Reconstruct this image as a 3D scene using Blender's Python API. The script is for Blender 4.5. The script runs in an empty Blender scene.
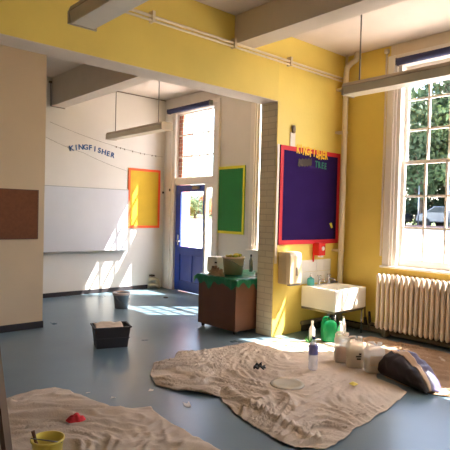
import bpy, bmesh, math, random
from mathutils import Vector, Matrix, noise
random.seed(7)
PI = math.pi
sc = bpy.context.scene
C = sc.collection

# ------------------------------------------------------------------ camera
F, PIT, ROL, YAW, EYE = 512.3, -.022777, .025261, .726777, 1.5
cp, sp, cr, sr, cy, sy = math.cos(PIT), math.sin(PIT), math.cos(ROL), math.sin(ROL), math.cos(YAW), math.sin(YAW)
fw = Vector((sy*cp, cy*cp, sp)); r0 = Vector((cy, -sy, 0)); u0 = r0.cross(fw)
right = r0*cr + u0*sr; up = u0*cr - r0*sr
cam = bpy.data.cameras.new('camera'); camo = bpy.data.objects.new('camera', cam); C.objects.link(camo)
cam.sensor_width = 36; cam.lens = 36*F/450; cam.clip_start = .05; cam.clip_end = 400
M3 = Matrix((right, up, -fw)).transposed()
camo.matrix_world = Matrix.Translation((0, 0, EYE)) @ M3.to_4x4()
sc.camera = camo

# ------------------------------------------------------------------ light
w = bpy.data.worlds.new('sky'); sc.world = w; w.use_nodes = True
nt = w.node_tree; nt.nodes.clear()
sky = nt.nodes.new('ShaderNodeTexSky'); sky.sky_type = 'NISHITA'; sky.sun_disc = False
SUN = Vector((1, -.76, 1.80)).normalized()
sky.sun_elevation = math.asin(SUN.z); sky.sun_rotation = math.atan2(SUN.x, SUN.y)
sky.dust_density = 2.5; sky.air_density = 1.0; sky.ozone_density = .6
bg = nt.nodes.new('ShaderNodeBackground'); bg.inputs['Strength'].default_value = .6
ou = nt.nodes.new('ShaderNodeOutputWorld')
nt.links.new(sky.outputs[0], bg.inputs[0]); nt.links.new(bg.outputs[0], ou.inputs[0])
sl = bpy.data.lights.new('sun', 'SUN'); sl.energy = 14; sl.angle = .0093; sl.color = (1, .97, .92)
so = bpy.data.objects.new('sun', sl); C.objects.link(so)
so.rotation_euler = SUN.to_track_quat('Z', 'Y').to_euler(); so.location = (12, -5, 12)
vs = sc.view_settings
vs.view_transform = 'Standard'; vs.look = 'None'; vs.gamma = 1; vs.use_curve_mapping = False
vs.exposure = 1.56
def portal(x, y0, y1, z0, z1):
    l = bpy.data.lights.new('window_portal', 'AREA'); l.shape = 'RECTANGLE'
    l.size = abs(z1-z0); l.size_y = abs(y1-y0); l.cycles.is_portal = True
    o = bpy.data.objects.new('window_portal', l); C.objects.link(o)
    o.location = (x, (y0+y1)/2, (z0+z1)/2); o.rotation_euler = (0, PI/2, 0)   # -Z -> -X
for a in ((6.2, 2.2, 3.43, .9, 3.46), (6.2, -.32, .91, .9, 3.46), (6.2, -2.6, -1.37, .9, 3.46), (6.2, 6.85, 8.1, .05, 3.4), (6.2, 4.72, 5.83, .95, 3.4)):
    portal(*a)
sc.cycles.max_bounces = 10; sc.cycles.diffuse_bounces = 6; sc.cycles.transparent_max_bounces = 12
sc.cycles.sample_clamp_indirect = 6; sc.cycles.use_denoising = True
sc.cycles.caustics_reflective = False; sc.cycles.caustics_refractive = False

# ------------------------------------------------------------------ materials
def srgb(r, g, b):
    f = lambda c: (c/255/12.92) if c/255 <= .04045 else ((c/255+.055)/1.055)**2.4
    return (f(r), f(g), f(b), 1)
def mat(name, col, rough=.6, metal=0, var=.06, scale=4, bump=0, bscale=40, spec=.5, trans=0):
    m = bpy.data.materials.new(name); m.use_nodes = True
    n = m.node_tree; b = n.nodes['Principled BSDF']
    b.inputs['Roughness'].default_value = rough; b.inputs['Metallic'].default_value = metal
    b.inputs['Specular IOR Level'].default_value = spec
    if trans: b.inputs['Transmission Weight'].default_value = trans
    tc = n.nodes.new('ShaderNodeTexCoord'); nz = n.nodes.new('ShaderNodeTexNoise')
    nz.inputs['Scale'].default_value = scale; nz.inputs['Detail'].default_value = 5
    n.links.new(tc.outputs['Object'], nz.inputs['Vector'])
    rp = n.nodes.new('ShaderNodeValToRGB'); c = col
    rp.color_ramp.elements[0].position = .3; rp.color_ramp.elements[1].position = .7
    rp.color_ramp.elements[0].color = (c[0]*(1-var), c[1]*(1-var), c[2]*(1-var), 1)
    rp.color_ramp.elements[1].color = (min(1, c[0]*(1+var)), min(1, c[1]*(1+var)), min(1, c[2]*(1+var)), 1)
    n.links.new(nz.outputs['Fac'], rp.inputs['Fac']); n.links.new(rp.outputs['Color'], b.inputs['Base Color'])
    if bump:
        nb = n.nodes.new('ShaderNodeTexNoise'); nb.inputs['Scale'].default_value = bscale; nb.inputs['Detail'].default_value = 4
        n.links.new(tc.outputs['Object'], nb.inputs['Vector'])
        bp = n.nodes.new('ShaderNodeBump'); bp.inputs['Strength'].default_value = bump; bp.inputs['Distance'].default_value = .02
        n.links.new(nb.outputs['Fac'], bp.inputs['Height']); n.links.new(bp.outputs['Normal'], b.inputs['Normal'])
    return m
def brickmat(name, c1, c2, cm, rough=.7, strength=.6):
    m = mat(name, c1, rough); n = m.node_tree; b = n.nodes['Principled BSDF']
    tc = n.nodes.new('ShaderNodeTexCoord'); sx = n.nodes.new('ShaderNodeSeparateXYZ'); cx = n.nodes.new('ShaderNodeCombineXYZ')
    ad = n.nodes.new('ShaderNodeMath'); ad.operation = 'ADD'
    n.links.new(tc.outputs['Object'], sx.inputs[0]); n.links.new(sx.outputs[0], ad.inputs[0]); n.links.new(sx.outputs[1], ad.inputs[1])
    n.links.new(ad.outputs[0], cx.inputs[0]); n.links.new(sx.outputs[2], cx.inputs[1])
    br = n.nodes.new('ShaderNodeTexBrick'); br.inputs['Scale'].default_value = 1
    br.inputs['Brick Width'].default_value = .225; br.inputs['Row Height'].default_value = .075; br.inputs['Mortar Size'].default_value = .006
    br.inputs['Color1'].default_value = c1; br.inputs['Color2'].default_value = c2; br.inputs['Mortar'].default_value = cm
    n.links.new(cx.outputs[0], br.inputs['Vector']); n.links.new(br.outputs['Color'], b.inputs['Base Color'])
    bp = n.nodes.new('ShaderNodeBump'); bp.inputs['Strength'].default_value = strength; bp.inputs['Distance'].default_value = .006; bp.invert = True
    n.links.new(br.outputs['Fac'], bp.inputs['Height']); n.links.new(bp.outputs['Normal'], b.inputs['Normal'])
    return m
def glassmat(name, tint=(1, 1, 1, 1), refl=.08, rough=.0):
    m = bpy.data.materials.new(name); m.use_nodes = True; n = m.node_tree; n.nodes.clear()
    t = n.nodes.new('ShaderNodeBsdfTransparent'); t.inputs[0].default_value = tint
    g = n.nodes.new('ShaderNodeBsdfGlossy'); g.inputs['Roughness'].default_value = rough
    lw = n.nodes.new('ShaderNodeLayerWeight'); lw.inputs[0].default_value = .5
    pw = n.nodes.new('ShaderNodeMath'); pw.operation = 'POWER'; pw.inputs[1].default_value = 4
    fr = n.nodes.new('ShaderNodeMath'); fr.operation = 'MULTIPLY_ADD'; fr.inputs[1].default_value = .6; fr.inputs[2].default_value = .03
    n.links.new(lw.outputs['Facing'], pw.inputs[0]); n.links.new(pw.outputs[0], fr.inputs[0])
    mx = n.nodes.new('ShaderNodeMixShader'); o = n.nodes.new('ShaderNodeOutputMaterial')
    n.links.new(fr.outputs[0], mx.inputs[0]); n.links.new(t.outputs[0], mx.inputs[1]); n.links.new(g.outputs[0], mx.inputs[2]); n.links.new(mx.outputs[0], o.inputs[0])
    return m
def plasticmat(name, col, alpha=.6, rough=.3):   # milky translucent plastic
    m = bpy.data.materials.new(name); m.use_nodes = True; n = m.node_tree; n.nodes.clear()
    t = n.nodes.new('ShaderNodeBsdfTransparent'); t.inputs[0].default_value = (min(1, col[0]+.3), min(1, col[1]+.3), min(1, col[2]+.3), 1)
    p = n.nodes.new('ShaderNodeBsdfPrincipled'); p.inputs['Base Color'].default_value = col; p.inputs['Roughness'].default_value = rough
    tl = n.nodes.new('ShaderNodeBsdfTranslucent'); tl.inputs[0].default_value = col
    m1 = n.nodes.new('ShaderNodeMixShader'); m1.inputs[0].default_value = .35
    n.links.new(p.outputs[0], m1.inputs[1]); n.links.new(tl.outputs[0], m1.inputs[2])
    mx = n.nodes.new('ShaderNodeMixShader'); mx.inputs[0].default_value = alpha; o = n.nodes.new('ShaderNodeOutputMaterial')
    n.links.new(t.outputs[0], mx.inputs[1]); n.links.new(m1.outputs[0], mx.inputs[2]); n.links.new(mx.outputs[0], o.inputs[0])
    return m
M = dict(
    yellow=mat('yellow_wall_paint', srgb(230, 203, 98), .55, var=.05, scale=2, bump=.08),
    king=mat('cream_wall_paint', srgb(223, 217, 208), .6, var=.03, scale=2, bump=.06),
    stub=mat('beige_wall_paint', srgb(208, 186, 156), .6, var=.04, scale=1.5, bump=.06),
    ceil=mat('ceiling_paint', srgb(226, 212, 198), .8, var=.03),
    beam=mat('beam_paint', srgb(214, 200, 182), .7, var=.03),
    pier=brickmat('painted_brick', srgb(222, 210, 178), srgb(218, 204, 172), srgb(200, 186, 154), .5, .5),
    brick=brickmat('outside_brick', srgb(190, 120, 96), srgb(170, 100, 80), srgb(200, 190, 176)),
    white=mat('white_gloss_paint', srgb(236, 228, 218), .35, var=.03),
    casing=mat('cream_gloss_paint', srgb(222, 206, 182), .4, var=.03),
    blue=mat('blue_door_paint', srgb(30, 62, 158), .35, var=.05),
    navy=mat('navy_blind_fabric', srgb(48, 52, 92), .8),
    skirt=mat('dark_skirting_paint', srgb(48, 42, 44), .5),
    glass=glassmat('window_glass'),
    wboard=mat('whiteboard_enamel', srgb(212, 213, 220), .25, var=.02),
    alu=mat('aluminium_trim', srgb(170, 170, 172), .35, .8),
    orange=mat('orange_paper_border', srgb(250, 96, 44), .7),
    red=mat('red_paper_border', srgb(208, 34, 44), .7),
    yback=mat('yellow_backing_paper', srgb(210, 172, 38), .75),
    yborder=mat('yellow_paper_border', srgb(228, 218, 60), .7),
    gback=mat('green_backing_paper', srgb(36, 132, 62), .75),
    pback=mat('purple_backing_paper', srgb(42, 22, 78), .95, spec=.15),
    cork=mat('brown_pinboard_felt', srgb(122, 74, 48), .9, var=.1, scale=30),
    wood=mat('dark_oak_trim', srgb(104, 66, 44), .5),
    letterb=mat('blue_letter_card', srgb(66, 100, 150), .6),
    lettery=mat('yellow_letter_card', srgb(250, 196, 40), .6),
    letterg=mat('green_letter_card', srgb(20, 110, 84), .6),
    bark=mat('brown_word_card', srgb(58, 42, 30), .7),
    cab=mat('brown_cabinet_veneer', srgb(118, 76, 52), .45, var=.12, scale=3),
    lamp=mat('lamp_housing_enamel', srgb(176, 160, 138), .5),
    diff=mat('lamp_diffuser_acrylic', srgb(214, 202, 176), .4),
    metal=mat('grey_steel', srgb(130, 126, 120), .35, .9),
    chrome=mat('chrome', srgb(205, 205, 205), .15, 1.0, var=.02),
    pipe=mat('cream_pipe_paint', srgb(216, 198, 164), .45),
    radi=mat('cream_radiator_paint', srgb(222, 204, 182), .4, var=.04),
    dpipe=mat('dull_brown_pipe_paint', srgb(120, 104, 84), .55),
    ceram=mat('white_glazed_ceramic', srgb(240, 236, 226), .12, var=.01),
    tile=mat('white_glazed_tile', srgb(230, 226, 216), .15, var=.02),
    disp=mat('beige_dispenser_plastic', srgb(206, 186, 146), .35, var=.03),
    redp=mat('red_plastic', srgb(220, 30, 28), .35),
    whitep=mat('white_plastic', srgb(236, 232, 226), .4, var=.02),
    black=mat('black_plastic', srgb(34, 32, 34), .45),
    tub=mat('dark_grey_tub_plastic', srgb(52, 48, 50), .5, var=.12),
    card=mat('pale_plaster_residue', srgb(206, 188, 166), .9, var=.1, scale=12),
    greyp=mat('grey_bucket_plastic', srgb(128, 130, 136), .45),
    greenc=mat('green_plastic_sheet', srgb(20, 118, 76), .35, bump=.3, bscale=20),
    rag=mat('beige_rag_cloth', srgb(176, 148, 122), .9, var=.15, bump=.4),
    jug=plasticmat('milky_jug_plastic', srgb(244, 236, 222), .6),
    jugw=plasticmat('clear_jug_plastic', srgb(244, 241, 236), .6),
    liqb=mat('brown_liquid', srgb(150, 96, 62), .3),
    liqc=mat('cream_liquid', srgb(214, 200, 168), .3),
    liqw=mat('pale_liquid', srgb(216, 206, 190), .3),
    green=plasticmat('green_jug_plastic', srgb(40, 170, 110), .7),
    liqg=mat('green_liquid', srgb(24, 150, 90), .3),
    bottle=plasticmat('clear_bottle_plastic', srgb(225, 228, 240), .5, .15),
    blabel=mat('blue_bottle_label', srgb(124, 124, 190), .4),
    bcap=mat('dark_blue_cap', srgb(40, 46, 110), .4),
    soap=plasticmat('turquoise_soap_plastic', srgb(110, 200, 196), .75),
    lid=plasticmat('clear_lid_plastic', srgb(232, 224, 210), .6, .2),
    bagd=mat('dark_brown_bag_fabric', srgb(50, 40, 42), .75, var=.15, bump=.25, bscale=14),
    bagp=mat('purple_grey_bag_fabric', srgb(98, 92, 124), .45, var=.15, bump=.3, bscale=14),
    bagt=mat('cream_bag_trim', srgb(206, 176, 146), .7),
    ybuck=mat('yellow_bucket_plastic', srgb(226, 206, 90), .4),
    redcl=mat('red_cloth', srgb(206, 44, 52), .8, bump=.3),
    ywood=mat('ladder_wood', srgb(104, 84, 66), .6, var=.12),
    paper=mat('white_paper', srgb(226, 218, 208), .8),
    leaf=mat('tree_leaf', srgb(92, 112, 66), .55, var=.4, scale=1.2),
    leaf2=mat('dark_tree_leaf', srgb(58, 78, 50), .55, var=.4, scale=1.2),
    leaf3=mat('autumn_leaf', srgb(190, 120, 70), .55, var=.3, scale=1.2),
    bark2=mat('tree_bark', srgb(92, 78, 64), .9, var=.2),
    yard=mat('pale_concrete_yard', srgb(214, 206, 196), .9, var=.04, scale=.6),
    grass=mat('grass_field', srgb(86, 100, 40), .9, var=.2, scale=1.5),
    road=mat('shaded_tarmac', srgb(74, 64, 68), .85, var=.1),
    lowwall=brickmat('low_brick_wall', srgb(120, 84, 80), srgb(104, 74, 72), srgb(120, 110, 104)),
    carp=mat('silver_car_paint', srgb(120, 122, 126), .25, .5),
    carb=mat('dark_car_paint', srgb(60, 66, 86), .25, .4),
    cgl=mat('car_window_glass', srgb(50, 60, 66), .08),
    tyre=mat('tyre_rubber', srgb(28, 28, 28), .8),
)
def floormat():
    m = mat('blue_vinyl_floor', srgb(100, 121, 132), .34, var=.06, scale=2.2, bump=.03, bscale=90)
    n = m.node_tree; b = n.nodes['Principled BSDF']
    # worn, scuffed patches: roughness variation and faint scuff colour
    tc = n.nodes.new('ShaderNodeTexCoord'); nz = n.nodes.new('ShaderNodeTexNoise'); nz.inputs['Scale'].default_value = 1.6; nz.inputs['Detail'].default_value = 8; nz.inputs['Roughness'].default_value = .65
    n.links.new(tc.outputs['Object'], nz.inputs['Vector'])
    mr = n.nodes.new('ShaderNodeMapRange'); mr.inputs[3].default_value = .24; mr.inputs[4].default_value = .34
    n.links.new(nz.outputs['Fac'], mr.inputs[0]); n.links.new(mr.outputs[0], b.inputs['Roughness'])
    nd = n.nodes.new('ShaderNodeTexNoise'); nd.inputs['Scale'].default_value = 28; nd.inputs['Detail'].default_value = 3
    n.links.new(tc.outputs['Object'], nd.inputs['Vector'])
    rp = n.nodes.new('ShaderNodeValToRGB'); rp.color_ramp.elements[0].position = .62; rp.color_ramp.elements[1].position = .8
    n.links.new(nd.outputs['Fac'], rp.inputs['Fac'])
    old = b.inputs['Base Color'].links[0].from_socket
    mx = n.nodes.new('ShaderNodeMixRGB'); mx.inputs[2].default_value = srgb(150, 158, 160)
    sc_ = n.nodes.new('ShaderNodeMath'); sc_.operation = 'MULTIPLY'; sc_.inputs[1].default_value = .0
    n.links.new(rp.outputs['Color'], sc_.inputs[0]); n.links.new(sc_.outputs[0], mx.inputs[0]); n.links.new(old, mx.inputs[1]); n.links.new(mx.outputs[0], b.inputs['Base Color'])
    return m
M['floor'] = floormat()
def clothmat(name, c):
    m = mat(name, c, .95, var=.1, scale=3, bump=.25, bscale=120, spec=.1)
    n = m.node_tree; b = n.nodes['Principled BSDF']
    tc = n.nodes.new('ShaderNodeTexCoord'); nd = n.nodes.new('ShaderNodeTexNoise'); nd.inputs['Scale'].default_value = 9; nd.inputs['Detail'].default_value = 2
    n.links.new(tc.outputs['Object'], nd.inputs['Vector'])
    rp = n.nodes.new('ShaderNodeValToRGB'); rp.color_ramp.elements[0].position = .70; rp.color_ramp.elements[1].position = .76
    n.links.new(nd.outputs['Fac'], rp.inputs['Fac'])
    old = b.inputs['Base Color'].links[0].from_socket
    mx = n.nodes.new('ShaderNodeMixRGB'); mx.inputs[2].default_value = srgb(222, 208, 190)
    n.links.new(rp.outputs['Color'], mx.inputs[0]); n.links.new(old, mx.inputs[1]); n.links.new(mx.outputs[0], b.inputs['Base Color'])
    return m
M['sheet'] = clothmat('cotton_dust_sheet', srgb(200, 184, 166))
M['sheetb'] = clothmat('brown_cotton_dust_sheet', srgb(180, 152, 126))

# ------------------------------------------------------------------ helpers
def tag(o, label=None, cat=None, group=None, kind=None):
    if label: o['label'] = label
    if cat: o['category'] = cat
    if group: o['group'] = group
    if kind: o['kind'] = kind
    return o
def thing(name, label, cat, loc=(0, 0, 0), rotz=0, group=None):
    o = bpy.data.objects.new(name, None); C.objects.link(o); o.empty_display_size = .1
    o.location = loc; o.rotation_euler = (0, 0, rotz)
    return tag(o, label, cat, group)
class MB:
    def __init__(s): s.v = []; s.f = []; s.sm = []
    def add(s, v, f, smooth=False):
        k = len(s.v); s.v += [Vector(p) for p in v]; s.f += [[i+k for i in q] for q in f]; s.sm += [smooth]*len(f); return s
    def box(s, x0, x1, y0, y1, z0, z1):
        x0, x1 = min(x0, x1), max(x0, x1); y0, y1 = min(y0, y1), max(y0, y1); z0, z1 = min(z0, z1), max(z0, z1)
        v = [(x, y, z) for z in (z0, z1) for y in (y0, y1) for x in (x0, x1)]
        return s.add(v, [(0, 2, 3, 1), (4, 5, 7, 6), (0, 1, 5, 4), (2, 6, 7, 3), (0, 4, 6, 2), (1, 3, 7, 5)])
    def tube(s, pts, r, seg=12, cap=True):
        pts = [Vector(p) for p in pts]; rs = r if isinstance(r, (list, tuple)) else [r]*len(pts)
        n = len(pts); V = []; prev = None
        for i, p in enumerate(pts):
            t = (pts[min(i+1, n-1)]-pts[max(i-1, 0)]).normalized()
            a = prev if prev else (Vector((0, 0, 1)) if abs(t.z) < .9 else Vector((1, 0, 0)))
            u = (a - t*a.dot(t)).normalized(); prev = u; w_ = t.cross(u)
            V += [p + (u*math.cos(2*PI*k/seg)+w_*math.sin(2*PI*k/seg))*rs[i] for k in range(seg)]
        Fc = [(i*seg+k, i*seg+(k+1) % seg, (i+1)*seg+(k+1) % seg, (i+1)*seg+k) for i in range(n-1) for k in range(seg)]
        s.add(V, Fc, True)
        if cap:
            k0 = len(s.v)-len(V); s.f += [[k0+k for k in range(seg)][::-1], [k0+(n-1)*seg+k for k in range(seg)]]; s.sm += [False, False]
        return s
    def lathe(s, prof, c=(0, 0, 0), seg=28, sx=1, sy=1, p=2):   # prof (r,z); p>2: superellipse section
        V = []
        for r, z in prof:
            for k in range(seg):
                a = 2*PI*k/seg; ca, sa = math.cos(a), math.sin(a)
                if p != 2:
                    q = (abs(ca)**p+abs(sa)**p)**(-1/p); ca *= q; sa *= q
                V.append((c[0]+ca*r*sx, c[1]+sa*r*sy, c[2]+z))
        n = len(prof)
        Fc = [(i*seg+k, i*seg+(k+1) % seg, (i+1)*seg+(k+1) % seg, (i+1)*seg+k) for i in range(n-1) for k in range(seg)]
        s.add(V, Fc, True)
        k0 = len(s.v)-len(V)
        if prof[0][0] > 1e-5: s.f.append([k0+k for k in range(seg)][::-1]); s.sm.append(False)
        if prof[-1][0] > 1e-5: s.f.append([k0+(n-1)*seg+k for k in range(seg)]); s.sm.append(False)
        return s
    def open_lathe(s, prof, c=(0, 0, 0), seg=32, **k):
        n0 = len(s.f); s.lathe(prof, c, seg, **k)
        # remove end caps (profile closes on itself)
        while len(s.f[-1]) > 4: s.f.pop(); s.sm.pop()
        return s
    def xf(s, m):
        s.v = [m @ p for p in s.v]; return s
    def build(s, name, m, parent=None, world=False, bevel=0, smooth=None, origin='auto', solid=0, seg=2):
        v = s.v; off = Vector((0, 0, 0))
        if parent is not None and world: off = Vector(parent.location)
        if parent is None and origin == 'auto':
            off = Vector(((min(p.x for p in v)+max(p.x for p in v))/2, (min(p.y for p in v)+max(p.y for p in v))/2, min(p.z for p in v)))
        me = bpy.data.meshes.new(name); me.from_pydata([tuple(p-off) for p in v], [], s.f)
        sm = s.sm if smooth is None else [smooth]*len(s.f)
        me.polygons.foreach_set('use_smooth', sm); me.materials.append(m); me.update()
        bm = bmesh.new(); bm.from_mesh(me); bmesh.ops.recalc_face_normals(bm, faces=bm.faces); bm.to_mesh(me); bm.free()
        o = bpy.data.objects.new(name, me); C.objects.link(o)
        if parent is not None: o.parent = parent
        else: o.location = off
        if solid:
            d = o.modifiers.new('solid', 'SOLIDIFY'); d.thickness = solid; d.offset = 1
        if bevel:
            d = o.modifiers.new('bevel', 'BEVEL'); d.width = bevel; d.segments = seg; d.limit_method = 'ANGLE'; d.angle_limit = .7
        return o
def B(*a): return MB().box(*a)
def struct(name, mb, m, **k): return tag(mb.build(name, m, **k), kind='structure')
def copy_tree(o, parent=None):
    c = o.copy(); C.objects.link(c)
    if parent is not None: c.parent = parent
    for ch in list(o.children): copy_tree(ch, c)
    return c
def holes(mb, x0, x1, y0, y1, z0, z1, ops):   # wall slab normal to X with rectangular openings (ya,yb,za,zb)
    ops = sorted(ops); y = y0
    for a, b, c, d in ops:
        if a > y: mb.box(x0, x1, y, a, z0, z1)
        if c > z0: mb.box(x0, x1, a, b, z0, c)
        if d < z1: mb.box(x0, x1, a, b, d, z1)
        y = b
    if y < y1: mb.box(x0, x1, y, y1, z0, z1)
    return mb

# ------------------------------------------------------------------ shell
XN, XF, YW, YB, YK, CZ = 5.95, 5.84, 4.26, 4.53, 8.42, 3.70
struct('floor', B(-2.6, 6.06, -3.1, 8.6, -.1, 0), M['floor'])
struct('ceiling', B(-2.6, 6.05, -3.1, 8.6, CZ, CZ+.15), M['ceil'])
NW = [(2.19, 3.44, .88, 3.46), (-.33, .92, .88, 3.46), (-2.61, -1.36, .88, 3.46)]
struct('wall_right', holes(MB(), XN, 6.04, -3.1, YW, 0, CZ, NW), M['yellow'])
struct('wall_outside', holes(holes(MB(), 6.04, 6.15, -3.1, YW+.2, -.1, CZ+.35, [(a, b, c, d+.24) for a, b, c, d in NW]), 5.90, 6.15, YW+.2, 8.9, -.1, CZ+.35,
       [(4.72, 5.83, .93, 3.66), (6.84, 7.90, -.1, 3.66), (7.90, 7.96, -.1, 2.1)]), M['brick'])
struct('wall_right_far', holes(MB(), XF, 5.90, YB, YK, 0, CZ, [(4.72, 5.83, .93, 3.42), (6.84, 8.10, 0, 3.42)]), M['king'])
struct('wall_back', B(-2.6, 6.1, YK, YK+.15, 0, CZ), M['king'])
struct('wall_partition', B(4.6, 6.06, YW, YB, 0, CZ), M['yellow'])
struct('trim_1', B(4.594, 4.6, YW+.008, YB, 0, 2.88), M['pier'])
struct('wall_lintel', B(-2.6, 4.6, YW, YB, 2.88, CZ), M['yellow'])
struct('trim_2', B(-2.6, 4.6, YW+.004, YB, 2.872, 2.88), M['beam'])
struct('trim_3', B(4.605, 4.645, YW-.008, YW, 0.9, 2.36), M['casing'])
struct('wall_left_stub', B(-2.6, 2.58, 6.33, 6.48, 0, CZ), M['stub'])
struct('wall_left', B(-2.75, -2.6, -3.1, 8.6, 0, CZ), M['stub'])
struct('wall_front', B(-2.6, 6.06, -3.25, -3.1, 0, CZ), M['stub'])
struct('baseboard_left', B(-2.6, 2.588, 6.318, 6.33, 0, .085), M['skirt'])
struct('baseboard_back', B(2.6, 5.50, YK-.012, YK, 0, .075), M['skirt'])
struct('trim_4', B(3.53, 3.76, YB, YK, 3.23, CZ), M['beam'])         # far downstand beam
struct('trim_5', B(3.86, 4.12, -3.1, YW, 3.385, CZ), M['beam'])         # near downstand beam
struct('trim_6', B(1.2, 1.45, -3.1, YW, 3.385, CZ) if False else B(-1.2, -.95, -3.1, YW, 3.385, CZ), M['beam'])
struct('trim_7', B(XN-.014, XN, -3.1, 3.56, 3.475, CZ), M['casing'])   # cream strip above the near windows

# ------------------------------------------------------------------ sash windows
def sash_window(name, xf, ya, yb, z0, z1, zmid, rows_lo, rows_up, cols, proud=.02):
    """ya<yb glass limits, inner wall face xf; lower sash inside, upper sash outside"""
    r = bpy.data.objects.new(name, None); C.objects.link(r); r.location = (xf, (ya+yb)/2, z0-.1); r['kind'] = 'structure'
    W = dict(parent=r, world=True)
    fr = MB()
    for y0, y1 in ((yb+.005, yb+.052), (ya-.052, ya-.005)): fr.box(xf-.004, xf+.165, y0, y1, z0-.1, z1+.06)
    fr.box(xf+.0, xf+.165, ya-.05, yb+.05, z1+.02, z1+.058)
    fr.build('window_frame', M['white'], bevel=.004, **W)
    ar = MB()
    for y0, y1 in ((yb+.052, yb+.19), (ya-.19, ya-.052)):
        ar.box(xf-.03, xf, y0, y1, z0-.1, z1+.16)
        ar.box(xf-.045, xf-.03, y0+.03 if y0 > yb else y0+.08, y1-.08 if y0 > yb else y1-.03, z0-.1, z1+.16)
    ar.box(xf-.03, xf, ya-.052, yb+.052, z1+.058, z1+.16)
    ar.build('architrave', M['white'], bevel=.006, **W)
    MB().box(xf-.07, xf+.12, ya-.2, yb+.2, z0-.125, z0-.098).build('window_sill', M['white'], bevel=.006, **W)
    def sash(x, za, zb, nr, nm, botrail):
        s = MB(); t = .028
        s.box(x, x+.035, ya, ya+.035, za, zb); s.box(x, x+.035, yb-.035, yb, za, zb)
        s.box(x, x+.035, ya+.035, yb-.035, za, za+botrail); s.box(x, x+.035, ya+.035, yb-.035, zb-.045, zb)
        a, b, c, d = ya+.035, yb-.035, za+botrail, zb-.045
        for i in range(1, cols):
            y = a+(b-a)*i/cols; s.box(x+.004, x+.031, y-t/2, y+t/2, c, d)
        for i in range(1, nr):
            z = c+(d-c)*i/nr; s.box(x+.003, x+.032, a, b, z-t/2, z+t/2)
        o = s.build(nm, M['white'], **W)
        g = MB().box(x+.015, x+.019, a, b, c, d); 
        g.build('glass_pane', M['glass'], **W)
    sash(xf+.07, z0-.098, zmid+.02, rows_lo, 'lower_sash', .095)
    sash(xf+.108, zmid-.02, z1+.02, rows_up, 'upper_sash', .045)
    return r
w1 = sash_window('window_1', XN, 2.25, 3.40, .98, 3.40, 2.2, 3, 3, 4)
w2 = sash_window('window_2', XN, -.27, .88, .98, 3.40, 2.2, 3, 3, 4)
w3 = sash_window('added_window_3', XN, -2.55, -1.40, .98, 3.40, 2.2, 3, 3, 4)  # unseen window, added to let more daylight into the near room
w4 = sash_window('window_4', XF, 4.77, 5.78, 1.03, 3.36, 2.2, 3, 3, 4)

# tall far window over the door
r5 = bpy.data.objects.new('window_5', None); C.objects.link(r5); r5.location = (XF, 7.5, 2.1); r5['kind'] = 'structure'
K = dict(parent=r5, world=True)
f = MB(); f.box(XF-.03, XF+.06, 6.80, 6.90, 0, 3.44); f.box(XF-.03, XF+.06, 8.03, 8.13, 0, 3.44)
f.box(XF-.03, XF+.055, 6.90, 8.03, 3.38, 3.44); f.box(XF-.02, XF+.06, 6.90, 8.03, 2.02, 2.15)
f.build('window_frame', M['white'], bevel=.005, **K)
f = MB(); f.box(XF-.045, XF, 8.13, 8.21, 0, 3.50); f.box(XF-.03, XF-.0, 8.21, 8.30, 0, 3.50); f.box(XF-.04, XF, 6.74, 6.80, 0, 3.5)
f.box(XF-.04, XF, 6.80, 8.13, 3.44, 3.5)
f.build('architrave', M['white'], bevel=.006, **K)
f = MB()
for i in range(6):
    y = 6.90+1.13*i/5; f.box(XF+.03, XF+.055, y-.012, y+.012, 2.15, 3.36)
for i in range(4):
    z = 2.15+1.21*i/3; f.box(XF+.028, XF+.057, 6.90, 8.03, z-.013, z+.013)
f.build('glazing_bar', M['white'], **K)
B(XF+.04, XF+.044, 6.90, 8.03, 2.15, 3.36).build('glass_pane', M['glass'], **K)
# door
rd = bpy.data.objects.new('door_1', None); C.objects.link(rd); rd.location = (XF+.02, 7.57, 0.01); rd['kind'] = 'structure'
K = dict(parent=rd, world=True)
f = MB(); x0, x1 = XF+.015, XF+.06
f.box(x0, x1, 7.14, 7.20, .01, 2.01); f.box(x0, x1, 7.87, 8.025, .01, 2.01); f.box(x0, x1, 7.20, 7.87, 1.89, 2.01); f.box(x0, x1, 7.20, 7.87, .70, .85)
f.box(x0, x1, 7.20, 7.87, .01, .20); f.box(x0, x1, 7.49, 7.56, .20, .70)
f.build('door_frame_rails', M['blue'], bevel=.004, **K)
f = MB(); f.box(x0+.015, x1-.015, 7.20, 7.49, .20, .70); f.box(x0+.015, x1-.015, 7.56, 7.87, .20, .70)
f.build('door_panel', M['blue'], **K)
B(x0+.02, x0+.025, 7.20, 7.87, .85, 1.89).build('glass_pane', M['glass'], **K)
B(x0-.03, x0, 7.3, 7.5, 1.93, 1.98).build('door_closer', M['metal'], bevel=.004, **K)
MB().tube([(x0, 7.93, .95), (x0-.05, 7.93, .95), (x0-.05, 7.83, .95)], .009).build('door_handle', M['chrome'], **K)
B(x0-.004, x0, 7.91, 7.95, .87, 1.07).build('lock_plate', M['chrome'], **K)
# sidelight beside the door
rs = bpy.data.objects.new('window_6', None); C.objects.link(rs); rs.location = (XF, 7.02, .1); rs['kind'] = 'structure'
f = MB(); f.box(XF, XF+.06, 7.09, 7.14, 0, 2.02); f.box(XF, XF+.06, 6.90, 6.93, 0, 2.02); f.box(XF, XF+.06, 6.93, 7.09, 0, .35); f.box(XF, XF+.06, 6.93, 7.09, 1.95, 2.02)
f.build('window_frame', M['white'], parent=rs, world=True)
B(XF+.03, XF+.034, 6.93, 7.09, .35, 1.95).build('glass_pane', M['glass'], parent=rs, world=True)

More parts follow.
